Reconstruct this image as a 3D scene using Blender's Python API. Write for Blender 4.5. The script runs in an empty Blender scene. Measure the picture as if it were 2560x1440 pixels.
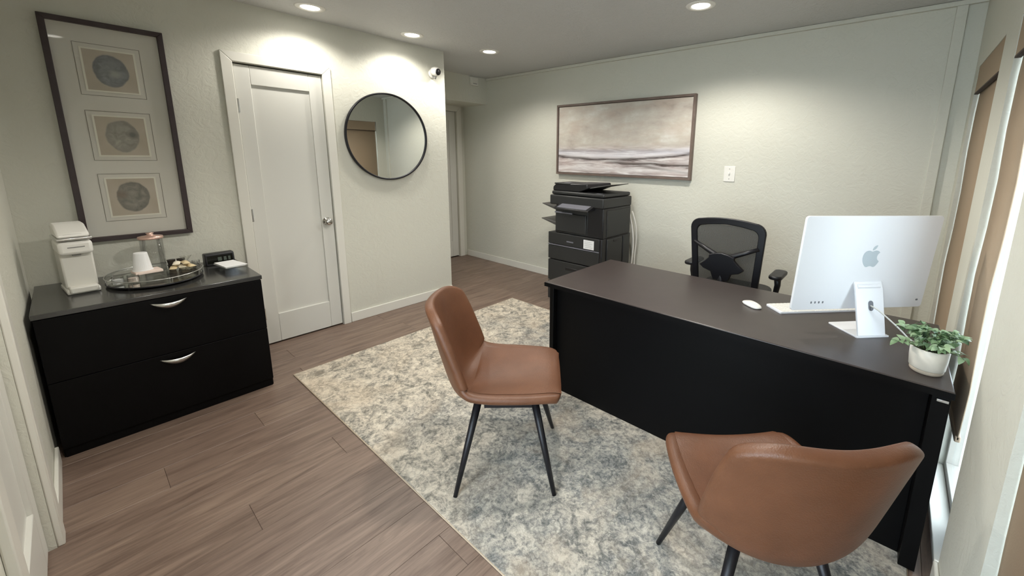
import bpy, bmesh, math, random
from mathutils import Vector, Matrix
random.seed(7)
SC = bpy.context.scene
COL = SC.collection
PI = math.pi

# ---------------------------------------------------------------- camera
W, H = 2560, 1440
FPX, CX, CY = 1014.2155, 1398.6274, 585.879
PITCH, YAW, ROLL, CAMH = 0.1889, 0.6878, 0.0154, 1.4453
cd = bpy.data.cameras.new('camera'); cam = bpy.data.objects.new('camera', cd); COL.objects.link(cam)
cd.sensor_fit = 'HORIZONTAL'; cd.sensor_width = 36.0
cd.lens = FPX / W * 36.0
cd.shift_x = (W / 2 - CX) / W
cd.shift_y = (CY - H / 2) / W
cd.clip_start = 0.02
Fv = Vector((-math.sin(YAW) * math.cos(PITCH), math.cos(YAW) * math.cos(PITCH), -math.sin(PITCH)))
Rv = Vector((math.cos(YAW), math.sin(YAW), 0)); Uv = Rv.cross(Fv)
R2 = Rv * math.cos(ROLL) + Uv * math.sin(ROLL); U2 = -Rv * math.sin(ROLL) + Uv * math.cos(ROLL)
m = Matrix((R2, U2, -Fv)).transposed().to_4x4(); m.translation = Vector((0, 0, CAMH))
cam.matrix_world = m
SC.camera = cam

# ---------------------------------------------------------------- world and exposure
wd = bpy.data.worlds.new('overcast_sky'); SC.world = wd; wd.use_nodes = True
bg = wd.node_tree.nodes['Background']
bg.inputs[0].default_value = (0.80, 0.91, 1.0, 1); bg.inputs[1].default_value = 5.8
vs = SC.view_settings
vs.view_transform = 'Standard'; vs.look = 'None'; vs.gamma = 1.0; vs.use_curve_mapping = False
vs.exposure = 0.7
LAMP_W = 46.0                     # watts of one downlight
LAMP_COL = (1.0, 0.957, 0.88)

# ---------------------------------------------------------------- materials
def lin(c):
    if isinstance(c, str):
        c = tuple(int(c[i:i + 2], 16) / 255 for i in (0, 2, 4))
    return tuple(x / 12.92 if x <= .04045 else ((x + .055) / 1.055) ** 2.4 for x in c) + (1,)

class NT:
    """small node helper"""
    def __init__(s, name):
        s.m = bpy.data.materials.new(name); s.m.use_nodes = True
        s.t = s.m.node_tree; s.b = s.t.nodes['Principled BSDF']; s.out = s.t.nodes['Material Output']
    def n(s, typ, **kw):
        nd = s.t.nodes.new(typ)
        for k, v in kw.items():
            if k.startswith('i_'):
                nd.inputs[int(k[2:])].default_value = v
            else: setattr(nd, k, v)
        return nd
    def l(s, a, b): s.t.links.new(a, b)
    def math(s, op, a, b=None, c=None):
        nd = s.n('ShaderNodeMath', operation=op)
        for i, x in enumerate((a, b, c)):
            if x is None: continue
            if isinstance(x, (int, float)): nd.inputs[i].default_value = x
            else: s.l(x, nd.inputs[i])
        return nd.outputs[0]
    def coord(s, kind='Object', scale=(1, 1, 1), rot=(0, 0, 0), loc=(0, 0, 0)):
        tc = s.n('ShaderNodeTexCoord'); mp = s.n('ShaderNodeMapping')
        mp.inputs['Scale'].default_value = scale; mp.inputs['Rotation'].default_value = rot; mp.inputs['Location'].default_value = loc
        s.l(tc.outputs[kind], mp.inputs[0]); return mp.outputs[0]
    def noise(s, vec, scale, detail=4, rough=.55, dist=0.):
        nd = s.n('ShaderNodeTexNoise'); s.l(vec, nd.inputs['Vector'])
        nd.inputs['Scale'].default_value = scale; nd.inputs['Detail'].default_value = detail
        nd.inputs['Roughness'].default_value = rough; nd.inputs['Distortion'].default_value = dist
        return nd.outputs[0]
    def ramp(s, fac, stops, interp='LINEAR'):
        nd = s.n('ShaderNodeValToRGB'); cr = nd.color_ramp; cr.interpolation = interp
        while len(cr.elements) < len(stops): cr.elements.new(.5)
        for e, (p, c) in zip(cr.elements, stops):
            e.position = p; e.color = lin(c) if not isinstance(c, (int, float)) else (c, c, c, 1)
        s.l(fac, nd.inputs[0]); return nd.outputs[0]
    def mix(s, fac, a, b, mode='MIX'):
        nd = s.n('ShaderNodeMix', data_type='RGBA', blend_type=mode)
        if isinstance(fac, (int, float)): nd.inputs[0].default_value = fac
        else: s.l(fac, nd.inputs[0])
        for i, x in ((6, a), (7, b)):
            if isinstance(x, (str, tuple)): nd.inputs[i].default_value = lin(x) if isinstance(x, str) else x
            else: s.l(x, nd.inputs[i])
        return nd.outputs[2]
    def bump(s, h, strength=.3, dist=.01):
        nd = s.n('ShaderNodeBump'); nd.inputs['Strength'].default_value = strength; nd.inputs['Distance'].default_value = dist
        s.l(h, nd.inputs['Height']); s.l(nd.outputs[0], s.b.inputs['Normal'])
    def sep(s, vec):
        nd = s.n('ShaderNodeSeparateXYZ'); s.l(vec, nd.inputs[0]); return nd.outputs

def plain(name, col, rough=.5, metal=0., bump=0., bscale=60., coat=0., spec=.5, trans=0., var=.0, vscale=8):
    t = NT(name); b = t.b
    b.inputs['Base Color'].default_value = lin(col); b.inputs['Roughness'].default_value = rough
    b.inputs['Metallic'].default_value = metal; b.inputs['Coat Weight'].default_value = coat
    b.inputs['Specular IOR Level'].default_value = spec
    if var or bump:
        v = t.coord('Object')
    if var:
        n = t.noise(v, vscale, 3)
        r = t.ramp(n, [(.25, tuple(max(0, x - var) for x in lin_s(col))), (.75, tuple(min(1, x + var) for x in lin_s(col)))])
        t.l(r, b.inputs['Base Color'])
    if bump:
        t.bump(t.noise(v, bscale, 4), bump, .004)
    return t.m
def lin_s(c):
    return tuple(int(c[i:i + 2], 16) / 255 for i in (0, 2, 4)) if isinstance(c, str) else c

def wall_mat(name, col, strength=.28, scale=15):
    t = NT(name); v = t.coord('Object')
    n1 = t.noise(v, scale, 5, .6, 1.6)
    h1 = t.ramp(n1, [(.42, 0.), (.56, 1.)])
    n2 = t.noise(v, scale * 6, 3)
    h = t.math('ADD', t.math('MULTIPLY', h1, .7), t.math('MULTIPLY', n2, .5))
    t.bump(h, strength, .004)
    t.b.inputs['Base Color'].default_value = lin(col)
    t.b.inputs['Roughness'].default_value = .62
    return t.m

M = {}
M['wall'] = wall_mat('wall_paint', 'd0cfc3')
M['ceiling'] = wall_mat('ceiling_paint', 'c9c9c8', .5, 22)
M['trim'] = plain('trim_paint', 'dedcd3', .35)
M['door'] = plain('door_paint', 'd6d5ce', .38)
M['black_lam'] = plain('black_laminate', '09090a', .45, spec=.12)
M['desk_top'] = plain('espresso_laminate', '3a3230', .34, var=.012, vscale=12, spec=.6)
M['cab_top'] = plain('cabinet_top_laminate', '343433', .17, spec=.9)
M['steel'] = plain('brushed_steel', 'd2d2d0', .28, 1.)
M['nickel'] = plain('satin_nickel', 'c9c7c2', .22, 1.)
M['black_metal'] = plain('black_metal', '1b1b20', .38, .3)
M['frame_brown'] = plain('dark_walnut', '35292a', .45, var=.02, vscale=20)
M['frame_taupe'] = plain('taupe_wood', '6c5d55', .5, var=.03, vscale=14)
M['mat_board'] = plain('mat_board', 'cfccc2', .85)
M['mat_line'] = plain('mat_line_ink', '767468', .8)
M['mat_bevel'] = plain('mat_bevel', 'dcdacc', .8)
M['white_plastic'] = plain('white_plastic', 'e9e7e1', .3)
M['warm_white'] = plain('warm_white_plastic', 'd6d4cc', .35)
M['grey_plastic'] = plain('grey_plastic', '8e8e8c', .4)
M['printer'] = plain('printer_charcoal', '242525', .5)
M['printer_dark'] = plain('printer_black', '141417', .4)
M['printer_light'] = plain('printer_panel_grey', '6e6e76', .3)
M['printer_tray'] = plain('printer_tray_grey', '4a4946', .5)
M['paper'] = plain('white_paper', 'e8e8e8', .8)
M['ink'] = plain('grey_ink', '9a9a9c', .8)
M['black_plastic'] = plain('black_plastic', '131318', .42)
M['alu'] = plain('silver_aluminium', 'ebedf1', .38, .1)
M['alu_logo'] = plain('polished_logo', 'bac6cd', .35, .15)
M['port'] = plain('port_grey', '6d7178', .4)
M['cable'] = plain('white_cable', 'd9d7d0', .5)
M['pot'] = plain('pot_ceramic', 'ddd8cc', .4, var=.02, vscale=25)
M['pot_base'] = plain('pot_clay_band', 'b3a797', .7)
M['soil'] = plain('soil', '2e2620', .9, bump=.6)
M['leaf_a'] = plain('leaf_green', '6b8760', .5, var=.06, vscale=40)
M['leaf_b'] = plain('leaf_sage', '90a883', .5, var=.06, vscale=40)
M['leaf_c'] = plain('leaf_deep', '4d6a48', .5, var=.05, vscale=40)
M['stem'] = plain('stem_green', '56683f', .6)
M['shade'] = plain('tan_shade_fabric', 'a38f78', .85, bump=.25, bscale=220)
M['shade_rail'] = plain('shade_rail', '8c7a66', .6)
M['shade_cord'] = plain('shade_hem', '3a2b24', .7)
M['win_frame'] = plain('window_frame', '9c9890', .5)
M['tan'] = plain('kraft_packet', 'd9c69f', .7, var=.04, vscale=30)
M['cream'] = plain('cream_packet', 'ebe2cc', .65)
M['pink'] = plain('pale_pink_card', 'e2cfc4', .6)
M['rose'] = plain('rose_gold', 'd8b6a8', .3, .6)
M['foil'] = plain('silver_foil', 'dcdcd6', .2, .9)
M['dark_pod'] = plain('dark_pod', '2c2620', .5)
M['display'] = plain('clock_display', '10130f', .12)
M['segment'] = plain('clock_segment', '4c554b', .4)
M['concrete'] = plain('outdoor_concrete', 'b9b9b4', .9, var=.04)

def emis(name, col, s):
    t = NT(name); t.b.inputs['Base Color'].default_value = lin(col)
    t.b.inputs['Emission Color'].default_value = lin(col); t.b.inputs['Emission Strength'].default_value = s
    return t.m
M['lamp_lens'] = emis('lamp_lens', 'fffaf0', 14.)

def glass_mat(name, tint=(1, 1, 1, 1), gloss=.08, fk=.6):
    t = NT(name); t.t.nodes.remove(t.b)
    tr = t.n('ShaderNodeBsdfTransparent'); tr.inputs[0].default_value = tint
    gl = t.n('ShaderNodeBsdfGlossy'); gl.inputs['Roughness'].default_value = .03
    fr = t.n('ShaderNodeLayerWeight'); fr.inputs[0].default_value = .12
    k = t.math('ADD', t.math('MULTIPLY', fr.outputs['Fresnel'], fk), gloss * .3)
    mx = t.n('ShaderNodeMixShader'); t.l(k, mx.inputs[0]); t.l(tr.outputs[0], mx.inputs[1]); t.l(gl.outputs[0], mx.inputs[2])
    t.l(mx.outputs[0], t.out.inputs[0]); return t.m
M['glass'] = glass_mat('clear_glass', (.985, .99, .988, 1), .1, .45)
M['picture_glass'] = glass_mat('picture_glass', (.995, .995, .995, 1), .03, .4)
M['pane'] = glass_mat('window_pane', (.97, .99, 1, 1), .05, .25)
M['cello'] = glass_mat('cellophane', (.95, .95, .93, 1), .5)

def mirror_mat():
    t = NT('mirror_glass'); t.b.inputs['Base Color'].default_value = (.78, .79, .77, 1)
    t.b.inputs['Metallic'].default_value = 1; t.b.inputs['Roughness'].default_value = .015; return t.m
M['mirror'] = mirror_mat()
M['tray_mirror'] = plain('mirror_tray', 'd3d5d1', .14, 1.)

def mesh_mat():
    t = NT('chair_mesh_fabric'); v = t.coord('Object')
    t.b.inputs['Base Color'].default_value = lin('3c3c3a'); t.b.inputs['Roughness'].default_value = .7
    ch = t.n('ShaderNodeTexChecker'); t.l(v, ch.inputs[0]); ch.inputs['Scale'].default_value = 260
    tr = t.n('ShaderNodeBsdfTransparent'); mx = t.n('ShaderNodeMixShader')
    k = t.math('MULTIPLY', ch.outputs['Fac'], .22)
    t.l(k, mx.inputs[0]); t.l(t.b.outputs[0], mx.inputs[1]); t.l(tr.outputs[0], mx.inputs[2]); t.l(mx.outputs[0], t.out.inputs[0])
    return t.m
M['mesh'] = mesh_mat()

def leather():
    t = NT('tan_leather'); v = t.coord('Object')
    n = t.noise(v, 7, 4, .55)
    c = t.ramp(n, [(.3, '5f3c27'), (.7, '6e4730')])
    t.l(c, t.b.inputs['Base Color']); t.b.inputs['Roughness'].default_value = .46
    vo = t.n('ShaderNodeTexVoronoi'); t.l(v, vo.inputs['Vector']); vo.inputs['Scale'].default_value = 260
    h = t.math('ADD', t.math('MULTIPLY', vo.outputs[0], .4), t.math('MULTIPLY', t.noise(v, 22, 3, .5, .6), 1.0))
    t.bump(h, .18, .006); return t.m
M['leather'] = leather()
M['leather_seam'] = plain('leather_piping', '573522', .45)

def plank_mat():
    t = NT('vinyl_plank')
    oi = t.n('ShaderNodeObjectInfo')
    tc = t.n('ShaderNodeTexCoord')
    off = t.n('ShaderNodeVectorMath', operation='ADD'); t.l(tc.outputs['Object'], off.inputs[0])
    cmb = t.n('ShaderNodeCombineXYZ'); t.l(t.math('MULTIPLY', oi.outputs['Random'], 37.), cmb.inputs[0]); t.l(t.math('MULTIPLY', oi.outputs['Random'], 91.), cmb.inputs[1])
    t.l(cmb.outputs[0], off.inputs[1])
    mp = t.n('ShaderNodeMapping'); mp.inputs['Scale'].default_value = (9, .9, 1); t.l(off.outputs[0], mp.inputs[0])
    g = t.noise(mp.outputs[0], 3.2, 6, .62, .9)
    mp2 = t.n('ShaderNodeMapping'); mp2.inputs['Scale'].default_value = (70, 2.2, 1); t.l(off.outputs[0], mp2.inputs[0])
    f = t.noise(mp2.outputs[0], 2.0, 4, .6)
    k = t.math('ADD', t.math('MULTIPLY', g, .7), t.math('MULTIPLY', f, .3))
    c = t.ramp(k, [(.3, '55443b'), (.48, '7a675b'), (.62, '8c786a'), (.75, '9d8979')])
    c2 = t.mix(t.math('MULTIPLY', oi.outputs['Random'], .3), c, '66534a')
    t.l(c2, t.b.inputs['Base Color']); t.b.inputs['Roughness'].default_value = .42
    t.bump(k, .12, .003); return t.m
M['plank'] = plank_mat()
M['subfloor'] = plain('floor_joint', '3f322b', .8)

def rug_mat():
    t = NT('distressed_rug'); v = t.coord('Object')
    big = t.noise(v, 1.3, 3, .5)
    med = t.noise(v, 15, 6, .7, .9)
    fine = t.noise(v, 62, 4, .7, .6)
    vo = t.n('ShaderNodeTexVoronoi', feature='DISTANCE_TO_EDGE'); t.l(v, vo.inputs['Vector']); vo.inputs['Scale'].default_value = 17
    dv = t.n('ShaderNodeVectorMath', operation='ADD'); 
    nv = t.n('ShaderNodeTexNoise'); t.l(v, nv.inputs['Vector']); nv.inputs['Scale'].default_value = 16; nv.inputs['Detail'].default_value = 3
    sc = t.n('ShaderNodeVectorMath', operation='SCALE'); t.l(nv.outputs['Color'], sc.inputs[0]); sc.inputs['Scale'].default_value = .09
    t.l(v, dv.inputs[0]); t.l(sc.outputs[0], dv.inputs[1]); t.l(dv.outputs[0], vo.inputs['Vector'])
    edge = t.ramp(vo.outputs[0], [(.0, 1.), (.09, 0.)])
    worn = t.ramp(t.noise(v, 5.2, 4, .6), [(.42, 0.), (.60, 1.)])
    base = t.ramp(t.math('ADD', t.math('MULTIPLY', med, .62), t.math('MULTIPLY', fine, .38)),
                  [(.38, '76746c'), (.45, '9f998e'), (.51, 'c3b9aa'), (.57, 'd7cdbc'), (.66, 'e2dacb')])
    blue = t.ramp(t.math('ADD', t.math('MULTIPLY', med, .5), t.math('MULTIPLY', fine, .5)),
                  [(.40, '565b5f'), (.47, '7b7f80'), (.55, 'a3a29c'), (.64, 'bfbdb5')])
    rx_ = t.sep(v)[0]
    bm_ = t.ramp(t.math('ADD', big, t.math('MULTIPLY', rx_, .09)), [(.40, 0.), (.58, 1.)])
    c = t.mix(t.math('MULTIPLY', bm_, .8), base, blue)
    dark = t.math('MULTIPLY', t.math('MULTIPLY', edge, worn), .55)
    c = t.mix(dark, c, '5c5f5d')
    tan = t.ramp(t.noise(v, 2.6, 4, .6, .5), [(.5, 0.), (.68, 1.)])
    c = t.mix(t.math('MULTIPLY', tan, .35), c, 'd3bfa6')
    t.l(c, t.b.inputs['Base Color']); t.b.inputs['Roughness'].default_value = .95
    t.b.inputs['Specular IOR Level'].default_value = .1
    t.bump(t.noise(v, 260, 2), .35, .004); return t.m
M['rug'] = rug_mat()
M['rug_edge'] = plain('rug_binding', 'b9a892', .9)

def canvas_mat():
    t = NT('seascape_canvas'); v = t.coord('Object'); x, y, z = t.sep(v)
    vc = t.coord('Object', scale=(1.5, 1, 3.0)); cl = t.noise(vc, 1.9, 6, .62, .15)
    vf = t.coord('Object', scale=(1.6, 1, 16)); st = t.noise(vf, 2.4, 5, .6, .6)
    diag = t.coord('Object', scale=(1.2, 1, 5), rot=(0, .35, 0)); dg = t.noise(diag, 2.0, 4, .55)
    sky = t.ramp(cl, [(.30, 'a0958c'), (.42, 'bcb3a9'), (.54, 'c7c1b6'), (.68, 'd9d7d0')])
    sky = t.mix(t.math('MULTIPLY', t.ramp(dg, [(.48, 0.), (.66, 1.)]), .42), sky, 'bba594')
    sea = t.ramp(st, [(.28, '7d716e'), (.40, 'aba09e'), (.5, 'c3bab9'), (.6, 'dcd7d5'), (.7, 'efeeee')])
    sea = t.mix(t.math('MULTIPLY', t.ramp(cl, [(.45, 0.), (.65, 1.)]), .4), sea, 'b59e96')
    hz = t.math('ADD', t.math('MULTIPLY', t.math('SUBTRACT', cl, .5), .12), -.095)
    ms = t.n('ShaderNodeMapRange'); t.l(t.math('SUBTRACT', z, hz), ms.inputs[0])
    ms.inputs[1].default_value = -.03; ms.inputs[2].default_value = .05
    c = t.mix(ms.outputs[0], sea, sky)
    def line(c, a, b, q, w, col, amt, x0=None, sgn=1):
        # stroke along z = a + b*x + q*x*x
        zz = t.math('ADD', t.math('ADD', t.math('MULTIPLY', x, b), a), t.math('MULTIPLY', t.math('MULTIPLY', x, x), q))
        zz = t.math('ADD', zz, t.math('MULTIPLY', t.math('SUBTRACT', st, .5), .05))
        d = t.math('DIVIDE', t.math('ABSOLUTE', t.math('SUBTRACT', z, zz)), w)
        k = t.math('MULTIPLY', t.math('MAXIMUM', t.math('SUBTRACT', 1., d), 0.), amt)
        if x0 is not None:
            mr = t.n('ShaderNodeMapRange'); t.l(x, mr.inputs[0]); mr.inputs[1].default_value = x0; mr.inputs[2].default_value = x0 + .25 * sgn
            k = t.math('MULTIPLY', k, mr.outputs[0])
        return t.mix(k, c, col)
    c = line(c, -.16, .015, .06, .05, 'e9e8ee', .75)
    c = line(c, -.205, .02, .08, .022, '4c4341', 1.)
    c = line(c, -.235, -.02, 0., .020, '3d302a', 1., -.2)
    c = line(c, -.23, -.11, 0., .02, '675f5b', .8, .0)
    c = line(c, -.30, .0, 0., .03, 'eae7e6', .5)
    c = line(c, -.12, .0, 0., .03, '9a98a4', .5)
    t.l(c, t.b.inputs['Base Color']); t.b.inputs['Roughness'].default_value = .6
    t.bump(st, .1, .003); return t.m
M['canvas'] = canvas_mat()

def print_mat(name, seed, dark, lite, cx, cz, hole):
    t = NT(name); v = t.coord('Object', loc=(seed, seed * .7, 0)); v0 = t.coord('Object'); x, y, z = t.sep(v0)
    n = t.noise(v, 14, 4, .55)
    dx = t.math('DIVIDE', y, .98); dz = t.math('DIVIDE', z, 1.27)
    r = t.math('SQRT', t.math('ADD', t.math('POWER', t.math('ABSOLUTE', dx), 2.), t.math('POWER', t.math('ABSOLUTE', dz), 2.)))
    rr = t.math('ADD', r, t.math('MULTIPLY', t.math('SUBTRACT', n, .5), .022))
    mask = t.ramp(t.math('MULTIPLY', rr, 10.), [(.66, 1.), (.72, 0.)])
    ring = t.ramp(t.math('MULTIPLY', rr, 10.), [(.45, 0.), (.66, 1.), (.74, .2)])
    paper = t.ramp(t.noise(v0, 9, 3), [(.3, 'aea493'), (.7, 'b8ae9f')])
    d2 = t.math('SQRT', t.math('ADD', t.math('POWER', t.math('ABSOLUTE', t.math('SUBTRACT', y, cx)), 2.), t.math('POWER', t.math('ABSOLUTE', t.math('SUBTRACT', z, cz)), 2.)))
    core = t.ramp(t.math('ADD', t.math('MULTIPLY', d2, 16.), t.math('MULTIPLY', t.math('SUBTRACT', n, .5), .5)), [(.12, 1.), (.5, 0.)])
    body = t.ramp(t.noise(v, 22, 5, .6, 1.), [(.3, dark), (.65, lite)])
    body = t.mix(t.math('MULTIPLY', ring, .55), body, dark)
    body = t.mix(t.math('MULTIPLY', core, .8), body, hole)
    t.l(t.mix(t.math('MULTIPLY', mask, .92), paper, body), t.b.inputs['Base Color'])
    t.b.inputs['Roughness'].default_value = .7; return t.m

# ---------------------------------------------------------------- mesh helpers
def NB(): return bmesh.new()
def box(bm, x0, x1, y0, y1, z0, z1):
    v = [bm.verts.new((x, y, z)) for x in (x0, x1) for y in (y0, y1) for z in (z0, z1)]
    for f in ((0, 1, 3, 2), (4, 6, 7, 5), (0, 4, 5, 1), (2, 3, 7, 6), (0, 2, 6, 4), (1, 5, 7, 3)):
        bm.faces.new([v[i] for i in f])
    return v
def prism(bm, pts, axis, a, b):
    """extrude a 2-D outline along an axis (pts in the other two axes, in order)"""
    def P(p, t):
        if axis == 'x': return (t, p[0], p[1])
        if axis == 'y': return (p[0], t, p[1])
        return (p[0], p[1], t)
    A = [bm.verts.new(P(p, a)) for p in pts]; B = [bm.verts.new(P(p, b)) for p in pts]
    n = len(pts)
    bm.faces.new(A); bm.faces.new(B[::-1])
    for i in range(n): bm.faces.new((A[i], B[i], B[(i + 1) % n], A[(i + 1) % n]))
def lathe(bm, prof, seg=32, c=(0, 0, 0), axis='z', sx=1., sy=1.):
    rings = []
    for r, h in prof:
        ring = []
        for i in range(seg):
            a = 2 * PI * i / seg
            p = (r * math.cos(a) * sx, r * math.sin(a) * sy, h)
            if axis == 'x': p = (p[2], p[0], p[1])
            if axis == 'y': p = (p[0], p[2], p[1])
            ring.append(bm.verts.new((p[0] + c[0], p[1] + c[1], p[2] + c[2])))
        rings.append(ring)
    for a, b in zip(rings, rings[1:]):
        for i in range(seg):
            bm.faces.new((a[i], a[(i + 1) % seg], b[(i + 1) % seg], b[i]))
    if prof[0][0] > 1e-5: bm.faces.new(rings[0][::-1])
    if prof[-1][0] > 1e-5: bm.faces.new(rings[-1])
def tube(bm, pts, rad, seg=10, closed=False, cap=True):
    pts = [Vector(p) for p in pts]; n = len(pts)
    rads = rad if isinstance(rad, (list, tuple)) else [rad] * n
    rings = []; prev = None
    for i, p in enumerate(pts):
        if closed: d = pts[(i + 1) % n] - pts[i - 1]
        else: d = pts[min(i + 1, n - 1)] - pts[max(i - 1, 0)]
        d.normalize()
        if prev is None:
            a = Vector((0, 0, 1)) if abs(d.z) < .9 else Vector((1, 0, 0))
            u = d.cross(a).normalized()
        else:
            u = (prev - d * prev.dot(d)).normalized()
        prev = u; w = d.cross(u)
        rings.append([bm.verts.new(p + (u * math.cos(2 * PI * k / seg) + w * math.sin(2 * PI * k / seg)) * rads[i]) for k in range(seg)])
    rng = range(n) if closed else range(n - 1)
    for i in rng:
        a, b = rings[i], rings[(i + 1) % n]
        for k in range(seg): bm.faces.new((a[k], a[(k + 1) % seg], b[(k + 1) % seg], b[k]))
    if not closed and cap:
        bm.faces.new(rings[0][::-1]); bm.faces.new(rings[-1])
def obj(name, bm, mat, parent=None, bev=0., smooth=False, sub=0, loc=None, rot=None, seg=2):
    bmesh.ops.remove_doubles(bm, verts=bm.verts, dist=1e-6)
    bmesh.ops.recalc_face_normals(bm, faces=bm.faces)
    me = bpy.data.meshes.new(name); bm.to_mesh(me); bm.free()
    if isinstance(mat, str): mat = M[mat]
    me.materials.append(mat)
    o = bpy.data.objects.new(name, me); COL.objects.link(o)
    if parent: o.parent = parent
    if smooth:
        for p in me.polygons: p.use_smooth = True
    if bev:
        md = o.modifiers.new('bevel', 'BEVEL'); md.width = bev; md.segments = seg; md.limit_method = 'ANGLE'; md.angle_limit = .7
        for p in me.polygons: p.use_smooth = True
        try: me.set_sharp_from_angle(angle=.6)
        except Exception: pass
    if sub:
        md = o.modifiers.new('subsurf', 'SUBSURF'); md.levels = sub; md.render_levels = sub
    if loc: o.location = loc
    if rot: o.rotation_euler = rot
    return o
def bx(name, mat, parent, x0, x1, y0, y1, z0, z1, bev=0.):
    bm = NB(); box(bm, x0, x1, y0, y1, z0, z1); return obj(name, bm, mat, parent, bev)
def tag(o, label, cat, group=None):
    o['label'] = label; o['category'] = cat
    if group: o['group'] = group
    return o
def thing(name, label, cat, loc=(0, 0, 0), rz=0., group=None):
    o = bpy.data.objects.new(name, None); COL.objects.link(o); o.empty_display_size = .1
    o.location = loc; o.rotation_euler = (0, 0, rz); return tag(o, label, cat, group)
def struct(o, label=None):
    o['kind'] = 'structure'
    if label: o['label'] = label
    return o
def copy_tree(o, parent=None):
    c = o.copy(); COL.objects.link(c); c.parent = parent
    for ch in list(o.children): copy_tree(ch, c)
    return c
def rrect(w, h, r, n=5, cx=0, cy=0):
    pts = []
    for sx, sy, a0 in ((1, 1, 0), (-1, 1, PI / 2), (-1, -1, PI), (1, -1, 1.5 * PI)):
        for i in range(n + 1):
            a = a0 + PI / 2 * i / n
            pts.append((cx + sx * (w / 2 - r) + r * math.cos(a), cy + sy * (h / 2 - r) + r * math.sin(a)))
    return pts

# ================================================================ THE ROOM
XL, YB, ZC, XW = -3.515, 3.655, 2.42, .285       # left wall, back wall, ceiling, window wall
YE, YN, YF, XN = 2.482, -.2, -.75, -1.3          # end of left wall, near wall, added entry glazing, edge of entry
XH = -4.767
DY0, DY1, DH = .813, 1.366, 2.03
T = .13

# floor with single planks
fl = struct(bx('floor', 'subfloor', None, XH - .2, XW + .2, YF - .1, YB + .1, -.06, -.0045), 'brown wood-look vinyl plank floor')
pw, plen = .18, 1.22
col = 0; x = XH - .02
while x < XW + .1:
    x1 = x + pw
    ylo = YF if x1 > XL - .2 else YE - .12
    if x1 < XN - .2 and x1 > XL - .2: ylo = YN - .1
    y = ylo - random.random() * plen * .8
    while y < YB + .05:
        a, b = max(y, ylo), min(y + plen, YB + .06)
        if b - a > .02:
            bm = NB(); c = .0012; g = .0004
            cx_, cy_ = (x + x1) / 2, (a + b) / 2; hx, hy = pw / 2 - g, (b - a) / 2 - g
            lo = [bm.verts.new((sx * hx, sy * hy, -.006)) for sx, sy in ((-1, -1), (1, -1), (1, 1), (-1, 1))]
            mi = [bm.verts.new((sx * hx, sy * hy, -c)) for sx, sy in ((-1, -1), (1, -1), (1, 1), (-1, 1))]
            hi = [bm.verts.new((sx * (hx - c), sy * (hy - c), 0)) for sx, sy in ((-1, -1), (1, -1), (1, 1), (-1, 1))]
            bm.faces.new(hi); bm.faces.new(lo[::-1])
            for q in range(4):
                r = (q + 1) % 4
                bm.faces.new((lo[q], lo[r], mi[r], mi[q])); bm.faces.new((mi[q], mi[r], hi[r], hi[q]))
            obj('plank', bm, 'plank', fl, loc=(cx_, cy_, 0))
        y += plen
    x = x1

struct(bx('ceiling', 'ceiling', None, XH - .2, XW + .2, YF - .1, YB + .1, ZC, ZC + .1), 'grey-white textured ceiling')

# left wall, with the door opening, and the hall side behind it
bm = NB()
box(bm, XL - T, XL, YN - T, DY0, 0, ZC)
box(bm, XL - T, XL, DY1, YE, 0, ZC)
box(bm, XL - T, XL, DY0, DY1, DH + .005, ZC)
box(bm, XH - T, XL - T, YE - T, YE, 0, ZC)
box(bm, XL - T - .03, XL - T + .02, DY0 - .05, DY1 + .05, 0, DH + .1)
struct(obj('wall_left', bm, 'wall'), 'sage-white textured wall with the door and the round mirror')
# the thin box behind the door is added to stop light leaking in
# back wall
bm = NB(); box(bm, XH - T, XW + T, YB, YB + T, 0, ZC)
struct(obj('wall_back', bm, 'wall'), 'sage-white textured wall behind the desk with the seascape')
# hall end wall with door opening
HY0, HY1 = 2.74, 3.53
bm = NB()
box(bm, XH - T, XH, YE, HY0, 0, ZC); box(bm, XH - T, XH, HY1, YB, 0, ZC); box(bm, XH - T, XH, HY0, HY1, DH, ZC)
box(bm, XH - T - .03, XH - T + .02, HY0 - .05, HY1 + .05, 0, DH + .1)  # last box: unseen panel added behind the hall door against light leaks
struct(obj('wall_hall', bm, 'wall'), 'short wall around the far hall door')
# soffit over the hall
bm = NB(); box(bm, XH, -4.268, YE, YB, 2.10, ZC)
struct(obj('wall_soffit', bm, 'wall'), 'dropped soffit above the hall door')
# near wall at the left edge of the view, with a door
NX0, NX1 = -2.21, -1.47
bm = NB()
box(bm, XL, NX0, YN - T, YN, 0, ZC); box(bm, NX1, XN, YN - T, YN, 0, ZC); box(bm, NX0, NX1, YN - T, YN, DH, ZC)
box(bm, XN - T, XN, YF, YN - T, 0, ZC)
box(bm, NX0 - .05, NX1 + .05, YN - T - .03, YN - T + .02, 0, DH + .1)  # added backing, out of view, keeps daylight out of the door gaps
struct(obj('wall_near', bm, 'wall'), 'near wall seen edge-on at the left')
# entry wall behind the viewer, open for the unseen glazing added for daylight
EX0, EX1 = -1.24, .22
bm = NB()
box(bm, XN - T, EX0, YF - T, YF, 0, ZC); box(bm, EX1, XW + T, YF - T, YF, 0, ZC); box(bm, EX0, EX1, YF - T, YF, 2.15, ZC)
struct(obj('wall_entry', bm, 'wall'), 'entry wall behind the viewer')
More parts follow.
